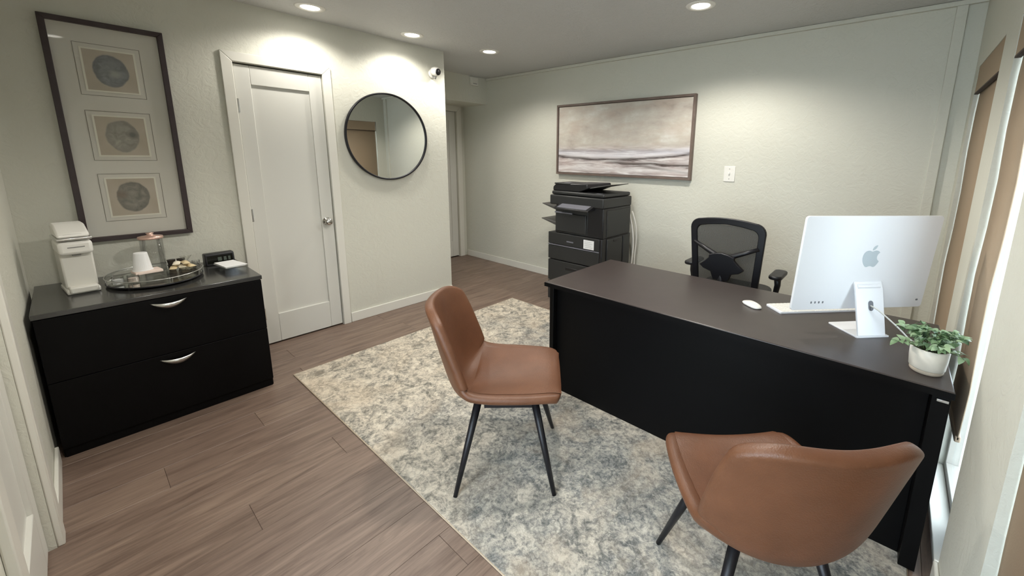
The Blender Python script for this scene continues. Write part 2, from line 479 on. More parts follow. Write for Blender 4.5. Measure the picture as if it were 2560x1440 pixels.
# window wall: pier, mullion wall, header, low sill wall
W1 = (2.70, 3.50); W2 = (1.75, 2.39); W3 = (.30, 1.30)
ZS, ZH = .07, 2.0
bm = NB()
box(bm, XW, XW + T, YF, YB, ZH, ZC)
for a, b in ((YF, W3[0]), (W3[1], W2[0]), (W2[1], W1[0]), (W1[1], YB)):
    box(bm, XW, XW + T, a, b, 0, ZH)
for a, b in (W1, W2, W3): box(bm, XW, XW + T, a, b, 0, ZS)
struct(obj('wall_right', bm, 'wall'), 'window wall with piers at the right')

# baseboards
def baseboard(name, pts, label, h=.085, t=.014):
    """pts: list of (x0,y0,x1,y1) runs with the room on the left-hand normal given by box extents"""
    bm = NB()
    for x0, x1, y0, y1 in pts: box(bm, x0, x1, y0, y1, 0, h)
    return struct(obj(name, bm, 'trim', None, .004), label)
CW = .062
baseboard('baseboard_left', [(XL, XL + .014, DY1 + CW + .004, YE)], 'white baseboard under the mirror')
baseboard('baseboard_back', [(XH + .02, XW, YB - .014, YB)], 'white baseboard of the back wall')
baseboard('baseboard_near', [(-2.85, NX0 - .075, YN, YN + .014)], 'white baseboard beside the black cabinet')
baseboard('baseboard_right', [(XW - .014, XW, W3[1] - .02, W2[0] - .0)], 'white baseboard of the window pier')
baseboard('baseboard_hall', [(XH, XH + .014, YE, HY0 - .07)], 'baseboard by the far hall door')
# flat strip along the top of the back wall, and the upright batten by the corner
struct(bx('trim_1', 'wall', None, -4.25, XW, YB - .026, YB, 2.390, 2.418, .002), 'thin flat strip along the top of the back wall')
struct(bx('trim_2', 'wall', None, .146, .200, YB - .024, YB, .085, 2.390, .003), 'upright batten on the back wall near the window corner')

# ---- doors
def casing(name, axis, face, a0, a1, top, w, proud, label, sgn=1, mitre=True):
    """door casing: two legs and a head, proud of a wall face; axis is the wall's run"""
    root = bpy.data.objects.new(name, None); COL.objects.link(root); struct(root, label)
    def poly(nm, pts):
        bm = NB()
        if axis == 'y': prism(bm, pts, 'x', face, face + sgn * proud)
        else: prism(bm, pts, 'y', face, face + sgn * proud)
        obj(nm, bm, 'trim', root, .004)
    poly('casing_leg', [(a0 - w, 0), (a0, 0), (a0, top), (a0 - w, top + w)])
    poly('casing_leg', [(a1, 0), (a1 + w, 0), (a1 + w, top + w), (a1, top)])
    poly('casing_head', [(a0 - w, top + w), (a0, top), (a1, top), (a1 + w, top + w)])
    return root
def panel_door(root, axis, face, a0, a1, z0, z1, sgn, sw, bot, topw, mat='door'):
    """one-panel shaker door: frame of stiles and rails, recessed panel, sticking around it"""
    def b(nm, p0, p1, q0, q1, d0, d1, bev=.003):
        lo, hi = sorted((face + sgn * d0, face + sgn * d1))
        if axis == 'y': return bx(nm, mat, root, lo, hi, p0, p1, q0, q1, bev)
        return bx(nm, mat, root, p0, p1, lo, hi, q0, q1, bev)
    b('stile', a0, a0 + sw, z0, z1, -.036, 0); b('stile', a1 - sw, a1, z0, z1, -.036, 0)
    b('rail', a0 + sw, a1 - sw, z0, z0 + bot, -.036, 0); b('rail', a0 + sw, a1 - sw, z1 - topw, z1, -.036, 0)
    b('panel', a0 + sw, a1 - sw, z0 + bot, z1 - topw, -.03, -.014, 0)
def knob(root, axis, face, a, z, sgn):
    bm = NB(); prof = [(.0, -.0), (.031, 0), (.031, .006), (.013, .011), (.011, .028), (.024, .036), (.028, .05), (.024, .062), (0.0, .066)]
    lathe(bm, [(r, h * sgn) for r, h in prof], 28, (0, 0, 0), 'x' if axis == 'y' else 'y')
    o = obj('door_knob', bm, 'nickel', root, smooth=True, loc=(face, a, z) if axis == 'y' else (a, face, z)); o['label'] = 'round satin nickel door knob'
d1 = bpy.data.objects.new('door_1', None); COL.objects.link(d1); struct(d1, 'white one-panel door between the framed prints and the mirror')
panel_door(d1, 'y', XL - .004, DY0 + .004, DY1 - .004, .012, DH - .004, 1, .09, .22, .125)
knob(d1, 'y', XL - .004, 1.307, .905, 1)
for z in (1.756, 1.0, .25):
    bm = NB(); lathe(bm, [(.007, -.045), (.007, .045)], 12, (XL + .004, DY0 + .001, z)); box(bm, XL - .004, XL - .001, DY0 - .012, DY0 + .014, z - .045, z + .045)
    obj('hinge', bm, 'nickel', d1)
casing('trim_3', 'y', XL, DY0, DY1, DH + .006, CW, .018, 'white mitred casing around the one-panel door')
d2 = bpy.data.objects.new('door_2', None); COL.objects.link(d2); struct(d2, 'white door at the end of the hall')
panel_door(d2, 'y', XH - .02, HY0 + .004, HY1 - .004, .012, DH - .004, 1, .1, .22, .12)
knob(d2, 'y', XH - .02, HY0 + .07, .95, 1)
casing('trim_4', 'y', XH, HY0, HY1, DH, .075, .018, 'white casing of the far hall door')
d3 = bpy.data.objects.new('door_3', None); COL.objects.link(d3); struct(d3, 'white door in the near wall at the left edge')
panel_door(d3, 'x', YN - .02, NX0 + .004, NX1 - .004, .012, DH - .004, 1, .1, .22, .12)
knob(d3, 'x', YN - .02, NX1 - .07, .95, 1)
casing('trim_5', 'x', YN, NX0, NX1, DH, .075, .02, 'white casing at the left edge of the view')

# ---- windows of the right wall, each with its tan shade
def window(name, a, b, label, stile0=.04, stile1=.04):
    root = bpy.data.objects.new(name, None); COL.objects.link(root); struct(root, label)
    X0, X1 = XW + .05, XW + .095
    bx('window_stile', 'win_frame', root, X0, X1, a, a + stile0, ZS, ZH, .003)
    bx('window_stile', 'win_frame', root, X0, X1, b - stile1, b, ZS, ZH, .003)
    bx('window_rail', 'win_frame', root, X0, X1, a + stile0, b - stile1, ZH - .05, ZH, .003)
    bx('window_rail', 'win_frame', root, X0, X1, a + stile0, b - stile1, ZS, ZS + .05, .003)
    bx('pane', 'pane', root, X0 + .02, X0 + .026, a + stile0, b - stile1, ZS + .05, ZH - .05)
    bx('window_sill', 'trim', root, XW - .012, X0, a, b, ZS, ZS + .018, .003)
    return root
window('window_1', *W1, 'far window next to the back corner')
window('window_2', *W2, 'middle window beside the plant', .2, .03)
window('window_3', *W3, 'near window at the right edge')
def shade(a, b, zb, label, X=XW + .025):
    t = thing('window_shade', label, 'window shade', (X, (a + b) / 2, zb), 0, 'tan shades on the window wall')
    hw = (b - a) / 2; zt = ZH - zb
    bm = NB(); n = 8
    # shade cloth with a very slight belly
    rows = []
    for i in range(n + 1):
        z = i / n * (zt - .03); rows.append([bm.verts.new((.004 * math.sin(i * 1.7), y, z)) for y in (-hw, 0, hw)])
    for r0, r1 in zip(rows, rows[1:]):
        for k in range(2): bm.faces.new((r0[k], r0[k + 1], r1[k + 1], r1[k]))
    o = obj('shade_cloth', bm, 'shade', t, smooth=True)
    md = o.modifiers.new('solid', 'SOLIDIFY'); md.thickness = .004; md.offset = 0
    bx('valance', 'shade', t, -.024, -.008, -hw, hw, zt - .15, zt - .002, .003)
    bx('valance_hem', 'shade_cord', t, -.025, -.007, -hw, hw, zt - .158, zt - .15)
    bx('bottom_rail', 'shade_rail', t, -.009, .009, -hw, hw, -.012, .014, .004)
    bx('head_rail', 'shade_rail', t, -.006, .022, -hw, hw, zt - .045, zt - .004, .003)
    return t
shade(W1[0] + .02, W1[1] - .012, .12, 'tan window shade nearest the back corner')
shade(2.05, W2[1] - .012, .40, 'tan window shade beside the potted plant')
shade(W3[0] + .02, W3[1] - .008, .12, 'tan window shade at the right edge, nearest the viewer')
# unseen glazing behind the viewer, added to let in cool daylight
e = bpy.data.objects.new('added_glazing', None); COL.objects.link(e); struct(e, 'unseen glazing added behind the viewer for cool daylight')
bx('window_stile', 'win_frame', e, EX0, EX0 + .06, YF - .09, YF - .04, 0, 2.15); bx('window_stile', 'win_frame', e, EX1 - .06, EX1, YF - .09, YF - .04, 0, 2.15)
bx('window_stile', 'win_frame', e, -.53, -.47, YF - .09, YF - .04, .1, 2.09)
bx('window_rail', 'win_frame', e, EX0 + .06, EX1 - .06, YF - .09, YF - .04, 2.09, 2.15); bx('window_rail', 'win_frame', e, EX0 + .06, EX1 - .06, YF - .09, YF - .04, 0, .1)
bx('pane', 'pane', e, EX0 + .06, -.53, YF - .068, YF - .062, .1, 2.09); bx('pane', 'pane', e, -.47, EX1 - .06, YF - .068, YF - .062, .1, 2.09)
struct(bx('ground', 'concrete', None, -12, 14, -14, 14, -.16, -.12), 'pale concrete outside the windows')

# ---- ceiling downlights
def downlight(x, y, label, watts=LAMP_W):
    t = thing('recessed_light', label, 'ceiling light', (x, y, ZC), 0, 'recessed ceiling lights')
    bm = NB(); lathe(bm, [(.056, -.001), (.062, -.006), (.086, -.006), (.094, -.0005), (.094, .002), (.056, .002)], 40)
    obj('trim_ring', bm, 'white_plastic', t, smooth=True)
    bm = NB(); lathe(bm, [(.0, -.004), (.03, -.004), (.058, -.002), (.058, .0)], 40)
    obj('lens', bm, 'lamp_lens', t)
    ld = bpy.data.lights.new('lamp', 'SPOT'); ld.energy = watts; ld.color = LAMP_COL; ld.spot_size = math.radians(150); ld.spot_blend = .5; ld.shadow_soft_size = .05
    lo = bpy.data.objects.new('lamp_light', ld); COL.objects.link(lo); lo.parent = t; lo.location = (0, 0, -.03)
    return t
downlight(-3.235, 1.224, 'recessed ceiling light nearest the framed prints', 14)
downlight(-3.256, 1.998, 'recessed ceiling light above the round mirror', 14)
downlight(-3.154, 2.745, 'recessed ceiling light by the hall, smallest in view', 28)
downlight(-1.126, 2.775, 'recessed ceiling light above the office chair')
downlight(-1.126, 1.35, 'recessed ceiling light above the desk front, above the view')
downlight(-1.126, .1, 'recessed ceiling light near the entry, above the view', 26)

# ================================================================ FURNITURE
# ---- rug
rg = thing('area_rug', 'cream and grey distressed patterned area rug under the desk and chairs', 'rug', (-1.345, 1.786, 0))
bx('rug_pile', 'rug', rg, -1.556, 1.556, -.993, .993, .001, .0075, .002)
bm = NB(); tube(bm, [(-1.558, -.995, .004), (1.558, -.995, .004), (1.558, .995, .004), (-1.558, .995, .004)], .0035, 6, True)
obj('rug_binding', bm, 'rug_edge', rg)

# ---- desk
DX0, DX1, DYF, DYB, DZ = -1.533, .236, 1.735, 2.457, .717
dk = thing('office_desk', 'large black desk with an espresso top and full front panel', 'desk', ((DX0 + DX1) / 2, (DYF + DYB) / 2, .0078))
ox, oy = (DX0 + DX1) / 2, (DYF + DYB) / 2
zf = .0
def db(nm, mat, x0, x1, y0, y1, z0, z1, bev=.002): return bx(nm, mat, dk, x0 - ox, x1 - ox, y0 - oy, y1 - oy, z0 - .0078 if z0 > 0 else 0, z1 - .0078, bev)
db('desktop', 'desk_top', DX0, DX1, DYF, DYB, DZ - .028, DZ, .004)
db('edge_band', 'black_lam', DX0 - .001, DX1 + .001, DYF - .002, DYF, DZ - .027, DZ - .004, .0)
db('front_panel', 'black_lam', DX0 + .045, DX1 - .052, 1.80, 1.82, 0, DZ - .028)
db('side_panel', 'black_lam', DX0 + .015, DX0 + .045, 1.765, DYB - .02, 0, DZ - .028)
db('side_panel', 'black_lam', DX1 - .052, DX1 - .005, 1.742, DYB - .02, 0, DZ - .028)
o = db('drawer_pedestal', 'black_lam', DX0 + .046, DX0 + .43, 1.86, DYB - .03, .05, DZ - .03)
for k, (za, zb) in enumerate(((.06, .37), (.38, .53), (.54, .68))):
    dr = db('drawer_front', 'black_lam', DX0 + .052, DX0 + .424, DYB - .03, DYB - .012, za, zb)
    bm = NB(); tube(bm, [(DX0 + .19 - ox, DYB - .012 - oy, (za + zb) / 2), (DX0 + .19 - ox, DYB + .012 - oy, (za + zb) / 2), (DX0 + .29 - ox, DYB + .012 - oy, (za + zb) / 2), (DX0 + .29 - ox, DYB - .012 - oy, (za + zb) / 2)], .005, 8)
    obj('drawer_pull', bm, 'steel', dr)
o = db('gap_light_tab', 'steel', .196, .226, 1.735, 1.741, .672, .681, .001); o['label'] = 'small bright tab standing in for light through the gap under the desktop corner'  # steel tab stands in for daylight glimpsed through the gap below the top

# ---- brown leather side chairs
def lerp_list(xs, ys, x):
    for i in range(len(xs) - 1):
        if x <= xs[i + 1]:
            # smooth (Catmull-Rom) interpolation
            p1, p2 = ys[i], ys[i + 1]; p0 = ys[max(i - 1, 0)]; p3 = ys[min(i + 2, len(ys) - 1)]
            t = (x - xs[i]) / (xs[i + 1] - xs[i])
            return .5 * ((2 * p1) + (-p0 + p2) * t + (2 * p0 - 5 * p1 + 4 * p2 - p3) * t * t + (-p0 + 3 * p1 - 3 * p2 + p3) * t ** 3)
    return ys[-1]
S_ = [0, .10, .25, .40, .50, .57, .66, .80, .93, 1.0]
U_ = [.245, .20, .08, -.07, -.165, -.215, -.245, -.28, -.305, -.318]
Z_ = [.440, .445, .428, .416, .421, .455, .540, .68, .792, .832]
W_ = [.205, .225, .238, .240, .236, .232, .232, .226, .210, .196]
L_ = [.012, .030, .055, .075, .090, .100, .100, .085, .062, .048]
def make_chair(label, loc, rz):
    t = thing('side_chair', label, 'chair', loc, rz, 'brown leather side chairs at the desk')
    nS, nV = 26, 12
    bm = NB(); grid = []
    border = []
    def pt(s, v):
        u = lerp_list(S_, U_, s); z = lerp_list(S_, Z_, s); w = lerp_list(S_, W_, s); l = lerp_list(S_, L_, s)
        e = 1e-3
        du = lerp_list(S_, U_, min(1, s + e)) - lerp_list(S_, U_, max(0, s - e)); dz = lerp_list(S_, Z_, min(1, s + e)) - lerp_list(S_, Z_, max(0, s - e))
        n = math.hypot(du, dz); nu, nz = dz / n, -du / n     # inward normal (up for the seat, forward for the back)
        k = l * abs(v) ** 2.0
        return Vector((u + nu * k, w * v, z + nz * k))
    def dom(a, v):       # the outline: both ends rounded off towards the sides
        lo = .05 * abs(v) ** 4; hi = 1 - .10 * abs(v) ** 3.6
        return lo + (hi - lo) * a
    for i in range(nS + 1):
        row = []
        for j in range(nV + 1):
            v = -1 + 2 * j / nV
            row.append(bm.verts.new(pt(dom(i / nS, v), v)))
        grid.append(row)
    for i in range(nS):
        for j in range(nV):
            bm.faces.new((grid[i][j], grid[i][j + 1], grid[i + 1][j + 1], grid[i + 1][j]))
    o = obj('seat_shell', bm, 'leather', t, smooth=True)
    if o.data.polygons[nV * 10 + 8].normal.z < 0: o.data.flip_normals()
    md = o.modifiers.new('solid', 'SOLIDIFY'); md.thickness = .040; md.offset = -1
    md = o.modifiers.new('subsurf', 'SUBSURF'); md.levels = 2; md.render_levels = 2
    # soft seat cushion lying in the shell
    bm = NB(); g2 = []
    for i in range(21):
        s = .035 + .455 * i / 20
        g2.append([])
        for j in range(13):
            v = -1 + 2 * j / 12
            p = pt(s, v * .86)
            f = (1 - abs(v) ** 6) * (1 - abs(2 * i / 20 - 1) ** 6)
            g2[-1].append(bm.verts.new((p.x, p.y, p.z + .002 + .010 * f)))
    for i in range(20):
        for j in range(12): bm.faces.new((g2[i][j], g2[i][j + 1], g2[i + 1][j + 1], g2[i + 1][j]))
    obj('seat_cushion', bm, 'leather', t, smooth=True)
    # base frame and four tapered legs
    bm = NB(); box(bm, -.10, .12, -.10, -.075, .338, .362); box(bm, -.10, .12, .075, .10, .338, .362); box(bm, -.10, -.075, -.075, .075, .338, .362); box(bm, .095, .12, -.075, .075, .338, .362)
    obj('under_frame', bm, 'black_metal', t)
    for sx in (-1, 1):
        for sy in (-1, 1):
            bm = NB(); a = Vector((sx * .122, sy * .112, .385)); b = Vector((sx * .212, sy * .222, .0))
            tube(bm, [a, a.lerp(b, .5), b], [.0175, .0145, .0095], 14)
            for v_ in bm.verts: v_.co.z = max(v_.co.z, 0.) if v_.co.z < .012 else v_.co.z
            lg = obj('leg', bm, 'black_metal', t, smooth=False)
            for p in lg.data.polygons: p.use_smooth = len(p.vertices) == 4
    return t
make_chair('brown leather side chair seen from its side on the rug', (-1.27, 1.19, .0078), math.radians(41.6))
make_chair('brown leather side chair seen from behind, closest to the viewer', (-.212, 1.238, .0078), math.radians(131))

# ---- black lateral file cabinet
CX0, CX1, CY0, CY1, CZ = -3.49, -2.866, -.182, .677, .72
cb = thing('file_cabinet', 'black two-drawer lateral file cabinet under the framed prints', 'cabinet', ((CX0 + CX1) / 2, (CY0 + CY1) / 2, 0))
px, py = (CX0 + CX1) / 2, (CY0 + CY1) / 2
def cbx(nm, mat, x0, x1, y0, y1, z0, z1, bev=.002, par=None): return bx(nm, mat, par or cb, x0 - px, x1 - px, y0 - py, y1 - py, z0, z1, bev)
cbx('body', 'black_lam', CX0, CX1 - .02, CY0 + .004, CY1 - .004, 0, CZ - .025)
cbx('cabinet_top', 'cab_top', CX0, CX1, CY0, CY1, CZ - .025, CZ, .003)
def pull(par, y, z):
    # crescent bow pull
    bm = NB(); n = 16; top, bot = [], []
    for i in range(n + 1):
        u = -1 + 2 * i / n; yy = y + u * .072
        d = .026 * (1 - u * u)               # how far it stands out
        top.append((CX1 + .001 + d, yy, z + .004 - .006 * (1 - u * u))); bot.append((CX1 + .001 + d * .92, yy, z + .002 - .030 * (1 - u * u)))
    vt = [bm.verts.new((a - px, b - py, c)) for a, b, c in top]; vb = [bm.verts.new((a - px, b - py, c)) for a, b, c in bot]
    for i in range(n): bm.faces.new((vt[i], vt[i + 1], vb[i + 1], vb[i]))
    o = obj('drawer_pull', bm, 'steel', par, smooth=True); md = o.modifiers.new('solid', 'SOLIDIFY'); md.thickness = .005
    o['label'] = 'silver crescent drawer pull'
dA = cbx('drawer_front', 'black_lam', CX1 - .02, CX1, CY0 + .006, CY1 - .006, .386, .692); dB = cbx('drawer_front', 'black_lam', CX1 - .02, CX1, CY0 + .006, CY1 - .006, .05, .383)
pull(dA, .263, .668); pull(dB, .263, .355)
cbx('plinth', 'black_lam', CX1 - .04, CX1 - .012, CY0 + .01, CY1 - .01, 0, .048)

# ---- multifunction printer
PX0, PX1, PY0, PY1 = -2.565, -1.935, 2.95, 3.45
pr = thing('office_printer', 'tall charcoal floor-standing office printer and copier by the back wall', 'printer', ((PX0 + PX1) / 2, (PY0 + PY1) / 2, 0))
qx, qy = (PX0 + PX1) / 2, (PY0 + PY1) / 2
def pbx(nm, mat, x0, x1, y0, y1, z0, z1, bev=.004, par=None): return bx(nm, mat, par or pr, x0 - qx, x1 - qx, y0 - qy, y1 - qy, z0, z1, bev)
pbx('base_cabinet', 'printer_dark', PX0 + .01, PX1 - .005, PY0 + .02, PY1, .03, .73, .006)
for zz in ((.05, .235), (.245, .455)):
    d_ = pbx('paper_drawer', 'printer', PX0, PX1 - .03, PY0, PY0 + .03, *zz, .006)
    bm = NB(); box(bm, PX0 + .22 - qx, PX0 + .36 - qx, PY0 - .002 - qy, PY0 + .004 - qy, zz[1] - .075, zz[1] - .05); obj('drawer_grip', bm, 'printer_dark', d_, .003)
pbx('paper_drawer', 'printer', PX0, PX1 - .03, PY0, PY0 + .03, .463, .60, .006)
tr_ = pbx('paper_tray_front', 'printer', PX0, PX1 - .03, PY0, PY0 + .03, .615, .728, .006)
pbx('brand_badge', 'printer_light', PX0 + .23, PX0 + .31, PY0 - .002, PY0 + .001, .652, .664, 0, tr_)
pbx('trim_strip', 'printer_light', PX0, PX1 - .03, PY0 - .004, PY0 + .02, .603, .612, .002)
st_ = pbx('label_sticker', 'paper', PX1 - .20, PX1 - .085, PY0 - .004, PY0 - .002, .622, .705, 0); st_['label'] = 'white paper sticker with fine grey lines'
for k in range(4):
    pbx('sticker_line', 'ink', PX1 - .19, PX1 - .10 - .012 * (k % 2), PY0 - .0046, PY0 - .004, .638 + k * .016, .6405 + k * .016, 0, st_)
pbx('corner_column', 'printer_dark', PX1 - .03, PX1, PY0 - .002, PY0 + .06, .03, .73, .006)
pbx('middle_body', 'printer', PX0 + .075, PX1 - .17, PY0 + .015, PY1 - .02, .73, .965, .006)
pbx('toner_door', 'printer', PX0 + .085, PX1 - .185, PY0 + .003, PY0 + .02, .745, .925, .01)
pbx('output_slot', 'printer_dark', PX0 + .075, PX1 - .17, PY0 + .03, PY1 - .05, .925, 1.0, .0)
pbx('right_tower', 'printer_dark', PX1 - .17, PX1 - .002, PY0 + .01, PY1 - .02, .73, 1.0, .006)
lb = pbx('output_lip', 'printer_light', PX0 + .08, PX0 + .29, PY0 - .004, PY0 + .03, .921, .935, .003)
pbx('scanner_body', 'printer', PX0 + .015, PX1, PY0 + .0, PY1 - .01, 1.0, 1.09, .01)
pbx('scanner_lid', 'printer', PX0 + .02, PX1 - .01, PY0 + .02, PY1 - .02, 1.093, 1.128, .012)
bm = NB(); prism(bm, [(PY0 - .09 - qy, .972), (PY0 - .085 - qy, .985), (PY0 + .02 - qy, 1.02), (PY0 + .02 - qy, .98)], 'x', PX0 + .14 - qx, PX1 - .10 - qx)
cp = obj('control_panel', bm, 'printer_dark', pr, .003)
bm = NB(); prism(bm, [(PY0 - .08 - qy, .988), (PY0 - .08 - qy, .990), (PY0 + .005 - qy, 1.0175), (PY0 + .005 - qy, 1.0145)], 'x', PX0 + .17 - qx, PX1 - .13 - qx)
obj('touch_screen', bm, 'printer_light', cp)
# document feeder
bm = NB(); prism(bm, [(PX0 + .02 - qx, 1.128), (PX0 + .02 - qx, 1.165), (PX0 + .05 - qx, 1.19), (PX0 + .19 - qx, 1.20), (PX0 + .42 - qx, 1.205), (PX0 + .43 - qx, 1.165), (PX0 + .33 - qx, 1.128)], 'y', PY0 + .04 - qy, PY1 - .06 - qy)
adf = obj('document_feeder', bm, 'printer_dark', pr, .008)
pbx('feeder_cover', 'printer', PX0 + .04, PX0 + .23, PY0 + .034, PY0 + .30, 1.19, 1.204, .006, adf)
pbx('feeder_badge', 'printer_light', PX0 + .12, PX0 + .20, PY0 + .08, PY0 + .11, 1.2, 1.2065, .002, adf)
bm = NB(); prism(bm, [(PX0 + .36 - qx, 1.150), (PX0 + .36 - qx, 1.162), (PX1 + .02 - qx, 1.212), (PX1 + .02 - qx, 1.206)], 'y', PY0 + .08 - qy, PY1 - .12 - qy)
obj('feeder_tray', bm, 'printer_tray', adf, .002)
pbx('lid_badge', 'printer_light', PX1 - .10, PX1 - .045, PY0 + .03, PY0 + .06, 1.127, 1.1295, 0)
for zz, ln in ((.965, .20), (.815, .21)):
    bm = NB(); prism(bm, [(PX0 + .085 - qx, zz - .035), (PX0 + .085 - qx, zz + .0), (PX0 + .075 - ln - qx, zz + .03), (PX0 + .07 - ln - qx, zz + .022)], 'y', PY0 + .05 - qy, PY1 - .12 - qy)
    obj('output_tray', bm, 'printer_tray', pr, .004)
# right-hand side panels
pbx('side_cover', 'printer', PX1 - .004, PX1 + .004, PY0 + .07, PY1 - .03, .74, .98, .004)
sd = pbx('bypass_door', 'printer', PX1 - .008, PX1 + .006, PY0 + .08, PY1 - .16, .40, .72, .006)
pbx('door_latch', 'printer_dark', PX1 + .004, PX1 + .009, PY0 + .18, PY0 + .24, .69, .708, .002, sd)
pbx('side_cover', 'printer', PX1 - .008, PX1 + .004, PY1 - .14, PY1 - .02, .36, .72, .006)
pbx('side_cover', 'printer', PX1 - .008, PX1 + .004, PY0 + .08, PY1 - .02, .06, .34, .006)
pbx('side_vent', 'printer_dark', PX1 - .002, PX1 + .0055, PY0 + .10, PY1 - .18, .345, .385, .0)
for sx in (.04, .59):
    for sy in (.05, .45):
        bm = NB(); lathe(bm, [(.026, -.012), (.03, -.008), (.03, .008), (.026, .012)], 16, (PX0 + sx - qx, PY0 + sy - qy, .030), 'x'); obj('caster', bm, 'black_plastic', pr)
# its white cord
bm = NB(); cpts = []
for i in range(21):
    u = i / 20; cpts.append((-1.995 + .04 * math.sin(u * PI) + .012 * math.sin(u * 7), 3.50 + .12 * u * u * 0 + .05 * math.sin(u * 2.4), .93 - .9 * u))
tube(bm, cpts, .010, 8)
cpts2 = [(p[0] + .025 + .01 * math.sin(i * .5), p[1] + .02, p[2]) for i, p in enumerate(cpts)]
tag(obj('power_cord', bm, 'cable', smooth=True), 'white power cord hanging behind the printer', 'cord')
bm = NB(); tube(bm, cpts2, .007, 8); tag(obj('network_cable', bm, 'cable', smooth=True), 'thin pale cable hanging beside the white printer cord', 'cord')

# ---- mesh office chair
oc = thing('office_chair', 'black mesh office chair behind the desk', 'chair', (-.855, 3.00, .0), PI)
# back frame: curved ring; local frame faces -Y, the back at y=+.1
def backpt(u, z, off=0):
    # u -1..1 across, z absolute; returns point on the gently curved back
    return Vector((u, .12 + .10 * (z - .6) - .18 * u * u * 1.0 + off, z))
def outline(k, z0, z1, wb, wt, r=.07, n=10):
    pts = []
    H_ = z1 - z0
    # right side up, top arc, left side down, bottom arc
    for i in range(n + 1):
        t_ = i / n; pts.append((wb + (wt - wb) * t_, z0 + r + (H_ - 2 * r) * t_))
    for i in range(1, 7):
        a = PI / 2 * i / 6; pts.append((wt - r + r * math.cos(a), z1 - r + r * math.sin(a)))
    for i in range(1, 8):
        u = 1 - 2 * i / 8; pts.append(((wt - r) * u, z1 + .018 * (1 - u * u)))
    for i in range(0, 7):
        a = PI / 2 + PI / 2 * i / 6; pts.append((-(wt - r) + r * math.cos(a), z1 - r + r * math.sin(a)))
    for i in range(1, n + 1):
        t_ = 1 - i / n; pts.append((-(wb + (wt - wb) * t_), z0 + r + (H_ - 2 * r) * t_))
    for i in range(1, 7):
        a = PI + PI / 2 * i / 6; pts.append((-(wb - r) + r * math.cos(a), z0 + r + r * math.sin(a)))
    for i in range(1, 6):
        a = 1.5 * PI + PI / 2 * i / 6; pts.append((wb - r + r * math.cos(a), z0 + r + r * math.sin(a)))
    return pts
outer = outline(0, .50, 1.035, .225, .25); inner = outline(0, .545, .99, .182, .205, .05)
bm = NB(); n = len(outer)
fr = []
for (a, b), (c, d) in zip(outer, inner):
    fr.append([bm.verts.new(backpt(a, b, -.014)), bm.verts.new(backpt(a, b, .014)), bm.verts.new(backpt(c, d, .012)), bm.verts.new(backpt(c, d, -.012))])
for i in range(n):
    A, B = fr[i], fr[(i + 1) % n]
    for k in range(4): bm.faces.new((A[k], B[k], B[(k + 1) % 4], A[(k + 1) % 4]))
obj('back_frame', bm, 'black_plastic', oc, .005, smooth=True)
bm = NB(); rows = []
for i in range(15):
    z = .53 + (1.005 - .53) * i / 14; hw = .19 + .022 * i / 14
    rows.append([bm.verts.new(backpt(hw * (-1 + 2 * j / 12), z, -.004)) for j in range(13)])
for r0, r1 in zip(rows, rows[1:]):
    for j in range(12): bm.faces.new((r0[j], r0[j + 1], r1[j + 1], r1[j]))
obj('back_mesh', bm, 'mesh', oc, smooth=True)
# Y-shaped spine behind the mesh with its lumbar pad
for s in (-1, 1):
    bm = NB(); tube(bm, [backpt(s * .215, .865, .016), backpt(s * .13, .825, .026), backpt(s * .05, .79, .034), backpt(0, .76, .036)], [.013, .015, .018, .02], 10)
    obj('back_support_arm', bm, 'black_plastic', oc, smooth=True)
bm = NB(); tube(bm, [backpt(0, .75, .045), backpt(0, .6, .06), (0, .20, .48), (0, .06, .42)], [.028, .032, .03, .028], 12); obj('spine', bm, 'black_plastic', oc, smooth=True)
lum = [(-.150, .715), (-.11, .75), (-.085, .775), (-.085, .795), (-.05, .81), (0, .818), (.05, .81), (.085, .795), (.085, .775), (.11, .75), (.150, .715), (.12, .69), (.07, .675), (.05, .62), (-.05, .62), (-.07, .675), (-.12, .69)]
bm = NB(); A = [bm.verts.new(backpt(a, b, .055)) for a, b in lum]; B = [bm.verts.new(backpt(a, b, .085)) for a, b in lum]
bm.faces.new(A); bm.faces.new(B[::-1])
for i in range(len(lum)): bm.faces.new((A[i], A[(i + 1) % len(lum)], B[(i + 1) % len(lum)], B[i]))
obj('lumbar_pad', bm, 'black_plastic', oc, .005)
bm = NB(); prism(bm, [(a, b - .12) for a, b in rrect(.48, .46, .09)], 'z', .43, .50); obj('seat', bm, 'black_plastic', oc, .02, seg=3)
for s in (-1, 1):
    ar = NB(); prism(ar, [(a + s * .30, b - .10) for a, b in rrect(.085, .24, .035)], 'z', .640, .668)
    pad = obj('armrest_pad', ar, 'black_plastic', oc, .010, seg=3)
    bm = NB(); tube(bm, [(s * .30, -.09, .642), (s * .305, -.09, .58), (s * .29, -.10, .47), (s * .18, -.11, .445)], [.024, .02, .02, .018], 10); obj('armrest_post', bm, 'black_plastic', oc, smooth=True)
bm = NB(); lathe(bm, [(.028, .12), (.028, .30), (.018, .30), (.018, .44)], 16, (0, -.1, 0)); obj('gas_lift', bm, 'black_metal', oc)
for k in range(5):
    a = 2 * PI * k / 5 + .3; c, s = math.cos(a), math.sin(a)
    bm = NB(); tube(bm, [(0, -.1, .12), (c * .15, -.1 + s * .15, .105), (c * .29, -.1 + s * .29, .075)], [.028, .022, .016], 8); lg = obj('base_leg', bm, 'black_plastic', oc, smooth=True)
    bm = NB(); lathe(bm, [(.0, -.012), (.026, -.012), (.026, .012), (0, .012)], 16, (c * .29, -.1 + s * .29, .027), 'x'); obj('caster', bm, 'black_plastic', lg)

